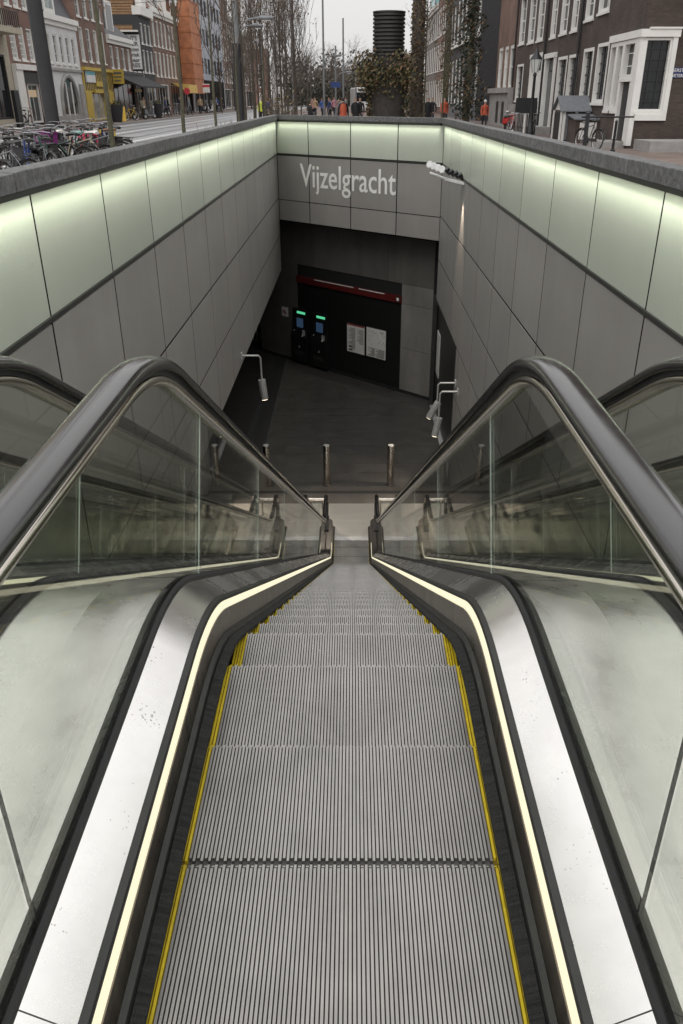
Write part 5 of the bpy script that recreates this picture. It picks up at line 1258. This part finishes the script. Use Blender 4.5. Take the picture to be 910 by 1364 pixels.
# low planting along the left parapet and shrubs behind the end parapet
rnd = random.Random(12); m = MB()
for k in range(420):
    y = rnd.uniform(19, 29); x = rnd.uniform(-3.3, -2.85); z = rnd.uniform(0.2, 1.1)
    leaf(m, Vector((x, y, z)), rnd.uniform(.02, .045), rnd, rnd.randrange(3))
for k in range(90):
    y = rnd.uniform(19, 29); x = rnd.uniform(-3.3, -2.85); m.tube([(x, y, 0), (x + rnd.gauss(0, .05), y, .7), (x + rnd.gauss(0, .1), y, rnd.uniform(1.0, 1.22))], [.01, .007, .003], 3, 1)
tag(m.build('parapet_planting', ['leaf_olive', 'twig', 'leaf_brown']), 'thin twiggy planting behind the left parapet', 'plants', None, 'stuff')
for (x, y, lab) in ((-2.75, 36, 'dry olive shrub behind the end parapet near the cyclist'), (-3.4, 40, 'brown twiggy shrub left of the olive shrub')):
    t = thing('shrub', lab, 'shrub', (x, y, 0)); q = MB(); rr_ = random.Random(int(x * 10)); lv = MB()
    for k in range(26):
        a = rr_.uniform(0, 6.28); grow(q, None, (0, 0, 0), (.45 * math.cos(a), .45 * math.sin(a), 1), rr_.uniform(1.0, 1.5), .016, 1, rr_, .7, .5, .3, lv)
    q.build('stems', 'twig', t); o = lv.build('leaves', 'leaf_yellow', t); o['kind'] = 'stuff'

# ---------------- bicycles
def ring(mb, c, R_, r_, n=20, m=5, mi=0):
    i0 = len(mb.v)
    for k in range(n):
        t_ = 2 * math.pi * k / n
        for j in range(m):
            a = 2 * math.pi * j / m; rr = R_ + r_ * math.cos(a); mb.v.append((c[0] + rr * math.cos(t_), c[1] + r_ * math.sin(a), c[2] + rr * math.sin(t_)))
    for k in range(n):
        for j in range(m):
            k2, j2 = (k + 1) % n, (j + 1) % m; mb.f.append((i0 + k * m + j, i0 + k2 * m + j, i0 + k2 * m + j2, i0 + k * m + j2)); mb.m.append(mi)
def bicycle_meshes():
    P = {}
    w = MB(); ring(w, (0, 0, 0), .335, .022, 24, 6); P['tyre'] = w.mesh('tyre', 'tyre')
    w = MB(); ring(w, (0, 0, 0), .308, .012, 24, 4)
    for k in range(14): a = 2 * math.pi * k / 14; w.tube([(0, .02 * (-1) ** k, 0), (.305 * math.cos(a), 0, .305 * math.sin(a))], .0022, 3, cap=False)
    w.tube([(0, -.05, 0), (0, .05, 0)], .022, 8); P['rim'] = w.mesh('rim', 'alu_bright')
    w = MB()
    for k in range(9): a0, a1 = R(20 + k * 18), R(38 + k * 18); w.hexa(*[[(.375 * math.cos(a), sy * .032, .375 * math.sin(a)) for a in (a0, a1)] + [(.380 * math.cos(a), sy * .032, .380 * math.sin(a)) for a in (a1, a0)] for sy in (-1, 1)])
    P['mudguard'] = w.mesh('mudguard', 'bike_black')
    w = MB(); w.tube([(-.18, 0, .93), (.02, 0, .33), (.44, 0, .78)], .017, 8); w.tube([(-.15, 0, .84), (.43, 0, .70)], .014, 8); w.tube([(.42, 0, .66), (.40, 0, .98)], .02, 8)
    for sy in (-1, 1): w.tube([(-.50, sy * .06, .345), (-.14, sy * .02, .80)], .008, 6); w.tube([(-.50, sy * .06, .345), (.02, sy * .03, .31)], .01, 6)
    P['frame'] = w
    w = MB()
    for sy in (-1, 1): w.tube([(.43, sy * .02, .70), (.46, sy * .055, .60), (.56, sy * .055, .345)], .011, 6)
    P['fork'] = w
    w = MB(); w.tube([(.40, 0, .95), (.38, 0, 1.08)], .014, 8); w.tube([(.16, -.29, 1.06), (.26, -.28, 1.09), (.40, -.16, 1.10), (.40, 0, 1.08), (.40, .16, 1.10), (.26, .28, 1.09), (.16, .29, 1.06)], .012, 8); P['handlebar'] = w.mesh('handlebar', 'bike_steel')
    w = MB()
    for sy in (-1, 1): w.tube([(.14, sy * .293, 1.055), (.26, sy * .282, 1.088)], .018, 8)
    P['grips'] = w.mesh('grips', 'saddle_black')
    w = MB(); i0 = 0; prof = [(-.33, .10, .98), (-.28, .105, 1.0), (-.18, .085, .995), (-.06, .035, .985), (.0, .022, .975)]
    for x, hw, z in prof: w.v += [(x, -hw, z - .02), (x, -hw * .6, z + .012), (x, hw * .6, z + .012), (x, hw, z - .02), (x, 0, z - .05)]
    for k in range(len(prof) - 1):
        for j in range(5): j2 = (j + 1) % 5; w.f.append((k * 5 + j, k * 5 + j2, (k + 1) * 5 + j2, (k + 1) * 5 + j)); w.m.append(0)
    w.f.append((0, 1, 2, 3, 4)); w.f.append(tuple(20 + j for j in range(5))); w.m += [0, 0]; P['saddle'] = w
    w = MB()
    for sy in (-1, 1): w.tube([(-.18, sy * .06, .74), (-.78, sy * .06, .74)], .007, 5); w.tube([(-.72, sy * .07, .74), (-.50, sy * .06, .35)], .006, 5)
    for k in range(4): w.tube([(-.28 - k * .15, -.06, .742), (-.28 - k * .15, .06, .742)], .006, 5)
    P['rear_rack'] = w.mesh('rear_rack', 'bike_black')
    w = MB(); ring(w, (.02, .045, .32), .09, .008, 16, 4); w.tube([(.02, .06, .32), (.10, .06, .18)], .009, 5); w.tube([(.02, -.06, .32), (-.06, -.06, .46)], .009, 5); w.box(.07, .15, .06, .15, .165, .185); w.box(-.1, -.02, -.15, -.06, .455, .475); w.box(-.5, .06, .03, .05, .30, .40); P['drivetrain'] = w.mesh('drivetrain', 'rail_steel')
    w = MB(); w.box(.45, .54, -.04, .04, .86, .95); P['front_lamp'] = w.mesh('front_lamp', 'alu_bright')
    w = MB(); w.box(.44, .78, -.21, .21, .78, .80); w.box(.44, .46, -.21, .21, .80, 1.0); w.box(.76, .78, -.21, .21, .80, 1.0); w.box(.46, .76, -.21, -.19, .80, 1.0); w.box(.46, .76, .19, .21, .80, 1.0); w.box(.425, .795, -.225, .225, .99, 1.02); P['crate'] = w
    w = MB(); w.box(-.80, -.42, -.26, -.10, .42, .78); w.box(-.80, -.42, .10, .26, .42, .78); w.box(-.80, -.42, -.26, .26, .755, .79); P['panniers'] = w
    return P
BK = bicycle_meshes()
def bicycle(x, y, rz, lab, frame='bike_black', saddle='saddle_black', crate=None, bag=None, z=0.0, lean=0.06, group='bicycles parked behind the left parapet'):
    t = thing('bicycle', lab, 'bicycle', (x, y, z), rz, group); t.rotation_euler = (lean, 0, rz)
    BK['frame'].build('frame', frame, t, smooth=True); BK['fork'].build('fork', frame, t, smooth=True); BK['saddle'].build('saddle', saddle, t, smooth=True)
    for wx in (-.50, .56):
        w_ = link('wheel', BK['tyre'], t, (wx, 0, .357)); link('rim', BK['rim'], w_)
        link('mudguard', BK['mudguard'], t, (wx, 0, .357), (0, R(0), 0))
    for nm in ('handlebar', 'grips', 'rear_rack', 'drivetrain', 'front_lamp'): link(nm, BK[nm], t)
    if crate: BK['crate'].build('crate', crate, t)
    if bag: BK['panniers'].build('pannier_bags', bag, t)
    return t
def at_u(u, X):      # place on the pavement strip at lateral distance X, in the direction of photo column u
    D = X * FPX / (u - U0); return (X, (D - 1.0 * SP) / CP)
bl = [(-14, -6.4, 'black bicycle half out of view at the far left', {}), (2, -7.2, 'black bicycle at the left end of the parked row', dict(bag='saddle_black')), (10, -8.2, 'dark bicycle at the back left of the row', {}), (16, -6.3, 'grey framed bicycle second from the left end', dict(frame='bike_grey')),
      (27, -7.3, 'black bicycle with a wide handlebar before the brick shop door', {}), (33, -6.4, 'blue bicycle leaning among the black ones', dict(frame='bike_blue')), (40, -8.3, 'tall black bicycle behind the row left of the thick pole', {}), (46, -7.2, 'black bicycle with black panniers left of the thick pole', dict(bag='saddle_black')),
      (52, -6.3, 'steel bicycle near the parapet left of the thick pole', dict(frame='bike_grey')), (60, -7.9, 'black bicycle directly under the thick pole', {}), (66, -6.5, 'dark green bicycle under the thick pole near the parapet', dict(frame='bike_green')), (74, -7.3, 'black bicycle with grey saddle right under the thick pole', dict(saddle='saddle_white')),
      (86, -6.5, 'bicycle carrying a purple crate', dict(crate='crate_purple')), (84, -8.2, 'dark bicycle just right of the thick pole', {}), (99, -6.6, 'bicycle with a teal saddle', dict(saddle='saddle_teal', frame='bike_green')), (102, -8.0, 'bicycle with pink red panniers', dict(bag='bag_pink', frame='bike_red')),
      (110, -7.2, 'black bicycle between the pink panniers and the cream frame', {}), (117, -6.3, 'cream framed bicycle near the right end of the row', dict(frame='bike_cream', saddle='saddle_white')), (122, -8.2, 'black bicycle at the back right of the row', {}), (130, -7.0, 'black bicycle with black panniers right of the cream one', dict(bag='saddle_black')),
      (138, -6.4, 'bicycle with brown saddle beside the yellow one', dict(saddle='saddle_brown', frame='bike_grey')), (143, -7.9, 'dark blue bicycle behind the brown saddle', dict(frame='bike_blue')), (150, -6.6, 'yellow bicycle at the right end of the row', dict(frame='bike_yellow'))]
for k, (u, X, lab, kw) in enumerate(bl):
    x, y = at_u(u, X); bicycle(x, y, 2.45 + .45 * math.sin(k * 2.3), lab, lean=.12 * math.sin(k * 1.7), **kw)
for (x, y, rz, lab, kw) in ((-18.9, 55.5, 1.45, 'black bicycle against the brick shop with the lit door', {}), (-18.6, 50.6, 1.6, 'bicycle before the cream stone front', {}), (-17.6, 80.5, 1.2, 'pale bicycle by the dark planter', dict(frame='bike_cream')), (-17.4, 69.6, 1.0, 'yellow bicycle before the yellow shop', dict(frame='bike_yellow')), (-17.7, 90.5, 1.3, 'black bicycle near the yellow awning', {}), (-17.5, 88.2, 1.5, 'grey bicycle left of the yellow awning', dict(frame='bike_grey'))):
    bicycle(x, y, rz, lab, z=PZ, lean=.05, group='bicycles on the left pavement', **kw)
bicycle(8.55, 31.8, 1.9, 'black bicycle beside the iron post on the right', lean=.05, group='bicycles on the right pavement')
bicycle(7.2, 40.6, 1.2, 'silver bicycle below the old lantern post', frame='alu_bright', lean=.08, group='bicycles on the right pavement')
bicycle(8.9, 44.0, 1.5, 'bicycle by the iron railing', lean=.08, group='bicycles on the right pavement')

# ---------------- scooters
def scooter(x, y, rz, lab, m, z=0.0):
    t = thing('motor_scooter', lab, 'scooter', (x, y, z), rz, 'parked motor scooters')
    q = MB(); q.prism([(-.75, -.16, .42), (-.72, -.16, .72), (-.25, -.16, .74), (-.12, -.16, .36), (.28, -.16, .30), (.42, -.16, .85), (.50, -.16, .88), (.48, -.16, .40), (.34, -.16, .22), (-.1, -.16, .22), (-.5, -.16, .30)], (0, .32, 0)); q.build('body', m, t, bevel=.04)
    q = MB(); q.prism([(-.78, -.13, .73), (-.74, -.13, .80), (-.30, -.13, .83), (-.18, -.13, .77), (-.22, -.13, .73)], (0, .26, 0)); q.build('seat', 'saddle_black', t, bevel=.03)
    for wx in (-.55, .58):
        w = MB(); ring(w, (0, 0, 0), .17, .06, 20, 8); o = w.build('wheel', 'tyre', t, smooth=True); o.location = (wx, 0, .23)
        w = MB(); w.tube([(0, -.04, 0), (0, .04, 0)], .12, 12); w.build('hub', 'alu_bright', o)
    q = MB(); q.tube([(.58, 0, .25), (.46, 0, .9), (.42, 0, 1.0)], .035, 8); q.tube([(.36, -.33, 1.02), (.42, 0, 1.0), (.36, .33, 1.02)], .02, 8); q.build('handlebar', 'alu_bright', t)
    q = MB(); q.box(.44, .56, -.08, .08, .84, .98); q.build('headlight', 'plastic_white', t, bevel=.02)
    q = MB(); q.prism([(.36, -.2, 1.0), (.40, -.2, 1.0), (.30, -.2, 1.4), (.27, -.2, 1.4)], (0, .4, 0)); q.build('windscreen', 'curtain_glass', t)
for (x, y, rz, lab, m) in ((-17.6, 73.5, .9, 'black motor scooter before the black awning', 'bike_black'), (-17.4, 76.0, .9, 'grey motor scooter right of the black one', 'bike_grey'), (-17.3, 104.0, .8, 'black motor scooter near the orange scaffold', 'bike_black'), (-17.3, 108.0, .8, 'white motor scooter before the grey office', 'plastic_white'), (-17.3, 111.5, .8, 'dark motor scooter right of the white one', 'bike_black')):
    scooter(x, y, rz, lab, m, PZ)
scooter(8.9, 50.5, 1.1, 'red motor scooter by the stone base on the right', 'plastic_red')

# ---------------- planters and bins on the left pavement
for (x, y, lab) in ((-17.5, 66.0, 'dark tapered planter before the yellow shop'), (-17.5, 80.0, 'dark tapered planter before the shop right of the awning')):
    t = thing('planter', lab, 'planter', (x, y, PZ), 0, 'dark planters on the left pavement')
    q = MB(); q.lathe([(.34, 0), (.55, 1.15), (.50, 1.15), (.48, 1.0)], n=18); q.build('pot', 'pole_dark', t, smooth=True)
    ivy('plant', t, lambda r_: (r_.gauss(0, .2), r_.gauss(0, .2), 1.05 + abs(r_.gauss(0, .15))), 160, 2, ['leaf_dark', 'leaf_olive'], .05, .1)
t = thing('sandwich_board', 'yellow folding board before the yellow shop', 'board', (-17.9, 68.9, PZ), R(20)); 
for sy in (-1, 1):
    q = MB(); q.hexa([(-.3, sy * .25, 0), (.3, sy * .25, 0), (.3, sy * .25 + .03, 0), (-.3, sy * .25 + .03, 0)], [(-.3, sy * .02, 1.0), (.3, sy * .02, 1.0), (.3, sy * .02 + .03, 1.0), (-.3, sy * .02 + .03, 1.0)]); q.build('panel', 'bike_yellow', t)

# ---------------- right pavement: lantern, cellar entrance, railing, posts
t = thing('lantern_post', 'old iron lantern post in front of the dark brick house', 'street lamp', (8.1, 40.4, 0))
q = MB(); q.lathe([(.16, 0), (.16, .5), (.10, .6), (.075, .9), (.06, 2.55), (.09, 2.6), (.05, 2.7)], n=14); q.build('shaft', 'black_paint', t, smooth=True)
q = MB(); q.lathe([(.12, 2.7), (.21, 3.2)], n=6); q.build('lantern_panes', 'lantern_glass', t)
q = MB()
for k in range(6): a = 2 * math.pi * k / 6; q.tube([(.122 * math.cos(a), .122 * math.sin(a), 2.7), (.215 * math.cos(a), .215 * math.sin(a), 3.2)], .012, 4)
q.build('lantern_frame', 'black_paint', t)
q = MB(); q.lathe([(.27, 3.2), (.25, 3.26), (.12, 3.42), (.10, 3.5), (.05, 3.55), (.03, 3.7)], n=12); q.build('lantern_roof', 'black_paint', t, smooth=True)
pa = onx(757, 150, 9.4)[1]
t = thing('cellar_entrance', 'small cellar porch with grey gabled roof against the dark house', 'porch', (9.66, pa, 0)); t.scale = (.85, .85, .70)
q = MB(); q.box(-.72, .74, -.55, 1.3, 0, 1.75); q.build('wall', 'brick_dark', t)
q = MB(); q.prism([(-.70, -.55, 1.75), (-.70, 1.3, 1.75), (-.70, .375, 2.45)], (1.42, 0, 0)); q.build('gable', 'white_paint', t)
for y0_, y1_ in ((-.72, .375), (1.47, .375)):
    q = MB(); q.hexa([(-.86, y0_, 1.66), (.73, y0_, 1.66), (.73, y1_, 2.50), (-.86, y1_, 2.50)], [(-.86, y0_, 1.72), (.73, y0_, 1.72), (.73, y1_, 2.56), (-.86, y1_, 2.56)]); q.build('roof_slope', 'lead_grey', t)
q = MB(); q.box(-.4, .74, -2.2, -.56, 0, 1.25); q.build('low_wall', 'brick_dark', t)
q = MB(); q.hexa([(-.5, -2.3, 1.25), (.74, -2.3, 1.25), (.74, -.56, 1.5), (-.5, -.56, 1.5)], [(-.5, -2.3, 1.32), (.74, -2.3, 1.32), (.74, -.56, 1.57), (-.5, -.56, 1.57)]); q.build('lean_to_roof', 'lead_grey', t)
q = MB(); q.box(-.2, .62, -2.23, -2.203, .2, 1.12); q.build('white_hatch', 'white_paint', t)
for y_ in (-.48, 1.22):
    q = MB(); q.box(-.78, -.722, y_ - .12, y_ + .12, .0, 1.74); q.build('jamb', 'white_paint', t)
q = MB(); q.box(-.76, -.722, -.3, 1.05, .0, 1.6); q.build('door_leaf', 'black_paint', t)
for x_ in (-.62, .0):
    q = MB(); q.box(x_ - .07, x_ + .07, -.59, -.552, 0, 1.7); q.build('corner_board', 'white_paint', t)
q = MB(); q.box(-.55, -.07, -.585, -.552, .1, 1.5); q.build('side_panel', 'lead_grey', t)
t = thing('iron_railing', 'black iron stoop railing below the tall white doors', 'railing', (8.9, 43.2, 0))
for k in range(12):
    q = MB(); q.tube([(0, k * .42, 0), (0, k * .42, 1.55)], .022, 5); q.build('baluster', 'black_paint', t)
q = MB(); q.box(-.02, .02, -.05, 4.7, 1.25, 1.30); q.build('top_rail', 'black_paint', t); q = MB(); q.box(-.02, .02, -.05, 4.7, .3, .35); q.build('bottom_rail', 'black_paint', t)
t = thing('notice_stand', 'dark board on a post below the white doors', 'board', (8.2, 42.3, 0))
q = MB(); q.tube([(0, 0, 0), (0, 0, 1.2)], .05, 8); q.build('post', 'white_paint', t); q = MB(); q.box(-.5, .5, -.06, .0, 1.05, 1.7); q.build('panel', 'black_paint', t)
t = thing('iron_post', 'black iron post with a cross bar beside the right-hand bicycle', 'post', (8.2, 31.0, 0))
q = MB(); q.lathe([(.08, 0), (.07, 1.2), (.09, 1.22), (.05, 1.3)], n=12); q.build('shaft', 'black_paint', t, smooth=True); q = MB(); q.tube([(-.2, 0, 1.1), (1.7, .3, 1.1)], .03, 6); q.build('bar', 'black_paint', t)
t = thing('iron_post', 'thin iron post before the white corner door', 'post', (9.1, 30.6, 0))
q = MB(); q.lathe([(.05, 0), (.045, .95), (.06, .97), (.02, 1.02)], n=10); q.build('shaft', 'black_paint', t, smooth=True); q = MB(); q.lathe([(.09, 0), (.09, .08), (.06, .1)], n=10); q.build('foot', 'black_paint', t)

# ---------------- far bus
t = thing('bus', 'white bus far off behind the person in orange', 'bus', (1.2, 128, 0), R(4))
q = MB(); q.box(-1.25, 1.25, -5, 5, .35, 3.0); q.build('body', 'plastic_white', t, bevel=.15)
q = MB(); q.box(-1.05, 1.05, -5.02, -4.99, 1.3, 2.4); q.build('windscreen', 'window_glass', t); q = MB(); q.box(-.8, .8, -5.02, -4.99, 2.55, 2.85); q.build('display', 'black_paint', t)
for x in (-1, 1):
    for y_ in (-3.3, 3):
        w = MB(); w.tube([(x * 1.0, y_, .48), (x * 1.24, y_, .48)], .48, 18); w.build('wheel', 'tyre', t)
    q = MB(); q.box(x * .9 - .15, x * .9 + .15, -5.03, -5.0, .7, .9); q.build('headlight', 'alu_bright', t)

# ---------------- people
def person_mesh(pose, seed):
    rnd = random.Random(seed)
    V, E_, Rr = [], [], []
    def add(p, r_, prev=None):
        V.append(p); Rr.append(r_); i = len(V) - 1
        if prev is not None: E_.append((prev, i))
        return i
    st = .16 if pose == 'walk' else .03
    pel = add((0, 0, .95), (.155, .115)); wa = add((0, 0, 1.10), (.15, .11), pel); ch = add((0, .0, 1.30), (.175, .12), wa); nk = add((0, 0, 1.47), (.075, .07), ch); n2 = add((0, -.01, 1.54), (.055, .055), nk); hd = add((0, -.02, 1.63), (.082, .095), n2); tp = add((0, -.015, 1.72), (.07, .08), hd)
    for s in (-1, 1):
        f_ = s * st
        h = add((s * .09, 0, .88), (.095, .10), pel); k_ = add((s * .095, -f_ * .7 - .02, .50), (.062, .066), h); a = add((s * .10, -f_ * 1.3 + .03, .10), (.043, .045), k_); to = add((s * .11, -f_ * 1.3 - .13, .045), (.045, .04), a)
        sh_ = add((s * .19, 0, 1.41), (.065, .065), ch); el = add((s * .255, f_ * .5 + .02, 1.13), (.048, .05), sh_); wr = add((s * .25, f_ * .9 - .08, .90), (.034, .036), el); ha = add((s * .245, f_ * .9 - .11, .81), (.035, .028), wr)
    me = bpy.data.meshes.new('person'); me.from_pydata(V, E_, [])
    o = bpy.data.objects.new('person_tmp', me); col.objects.link(o)
    md = o.modifiers.new('skin', 'SKIN'); md.use_smooth_shade = True
    for i, r_ in enumerate(Rr): me.skin_vertices[0].data[i].radius = r_
    me.skin_vertices[0].data[0].use_root = True
    o.modifiers.new('sub', 'SUBSURF').levels = 1
    dg = bpy.context.evaluated_depsgraph_get(); out = bpy.data.meshes.new_from_object(o.evaluated_get(dg)); bpy.data.objects.remove(o)
    return out
PM = {'walk': person_mesh('walk', 1), 'stand': person_mesh('stand', 2)}
def person(x, y, rz, lab, coat, pose='walk', h=1.0, long_coat=False, z=0.0, skirt=None, cap=None, group='people on the street'):
    t = thing('person', lab, 'person', (x, y, z), rz, group); t.scale = (h, h, h)
    me = PM[pose].copy(); me.materials.clear()
    for m in ('skin', coat, 'trousers', 'shoes', 'hair'): me.materials.append(MATS[m])
    for p in me.polygons:
        c = p.center
        p.material_index = 3 if c.z < .09 else 2 if c.z < (.86) and abs(c.x) < .2 else (0 if c.z < .87 else 1) if c.z < 1.50 else (4 if (c.z > 1.665 or (c.y > .0 and c.z > 1.56)) else 0)
    b = link('body', me, t); shade(b, 80)
    if long_coat or skirt:
        q = MB(); q.lathe([(.215, .45), (.20, .8), (.18, 1.05), (.185, 1.32), (.14, 1.44)], n=14); o = q.build('coat', skirt or coat, t, smooth=True); o.scale = (1, .78, 1)
    if cap:
        q = MB(); q.lathe([(.10, 1.66), (.10, 1.72), (.06, 1.78), (.01, 1.80)], n=12); q.build('cap', cap, t, smooth=True)
    return t
pe = [(-.50, 47.0, 3.14, 'person in a black coat with a bright orange front walking away', 'coat_black', dict(skirt='coat_orange')),
      (.16, 52, .2, 'person in black right of the orange one', 'coat_black', dict(long_coat=True)), (.45, 55, .1, 'person in dark coat farthest right of the orange one', 'coat_black', {}), (-.75, 60, 3, 'person in grey behind the orange one', 'coat_grey', {}),
      (-2.05, 43.0, 1.9, 'person in black leaning over a bicycle behind the end parapet', 'coat_black', dict(pose='stand', h=.93)),
      (-6.3, 62, 0, 'person in a lime safety vest left of the bare trees', 'coat_lime', {}), (-5.6, 57, 1, 'person in dark jacket among the bare trees', 'coat_black', dict(pose='stand')), (-4.9, 52, 2, 'person in navy among the bare trees', 'coat_navy', dict(pose='stand')),
      (-17.6, 84.0, 1.5, 'person in navy walking past the dark planter', 'coat_navy', dict(z=PZ)), (-17.8, 86.2, 1.7, 'person in black left of the yellow awning', 'coat_black', dict(z=PZ)), (-17.9, 92.6, 1.4, 'person in black under the yellow awning', 'coat_black', dict(z=PZ)), (-17.2, 94.0, 1.4, 'person in grey right of the yellow awning', 'coat_grey', dict(z=PZ)),
      (-17.2, 101.0, 0, 'person in tan coat near the orange scaffold', 'coat_tan', dict(z=PZ)), (-17.8, 117.0, 0, 'person in a blue coat before the grey office', 'coat_blue', dict(z=PZ)), (-17.5, 120.0, .4, 'person in black before the grey office', 'coat_black', dict(z=PZ)), (-18.4, 78.8, 1.2, 'person in brown by the black awning', 'coat_tan', dict(z=PZ)),
      (4.15, 54.5, 0, 'person in black beside the thin sapling', 'coat_black', {}), (4.7, 56, .3, 'person in dark coat left of the orange jacket', 'coat_black', dict(long_coat=True)), (5.1, 57.5, -.3, 'second person in black near the thin sapling', 'coat_black', {}), (5.75, 56.0, .2, 'person in an orange jacket before the pale windows', 'coat_orange', {}),
      (8.0, 54.0, 0, 'person in orange with a white cap by the long dark house', 'coat_orange', dict(cap='plastic_white', h=.9))]
for k, (x, y, rz, lab, c, kw) in enumerate(pe): person(x, y, rz, lab, c, **kw)
bicycle(-2.2, 42.6, 1.2, 'black bicycle with the leaning person behind the end parapet', lean=.05, group='bicycles behind the end parapet')
rnd = random.Random(21); cc = ['coat_black', 'coat_grey', 'coat_navy', 'coat_pink', 'coat_tan', 'coat_black', 'coat_blue']
for k in range(16):
    person(-4.6 + k * .27 + rnd.uniform(-.1, .1), rnd.uniform(84, 108), rnd.uniform(0, 6), '%s person from the left in the distant crowd, in %s' % (('first second third fourth fifth sixth seventh eighth ninth tenth eleventh twelfth thirteenth fourteenth fifteenth last'.split())[k], cc[k % 7].split('_')[1]), cc[k % 7], h=rnd.uniform(.93, 1.05), group='distant crowd under the blue sign')
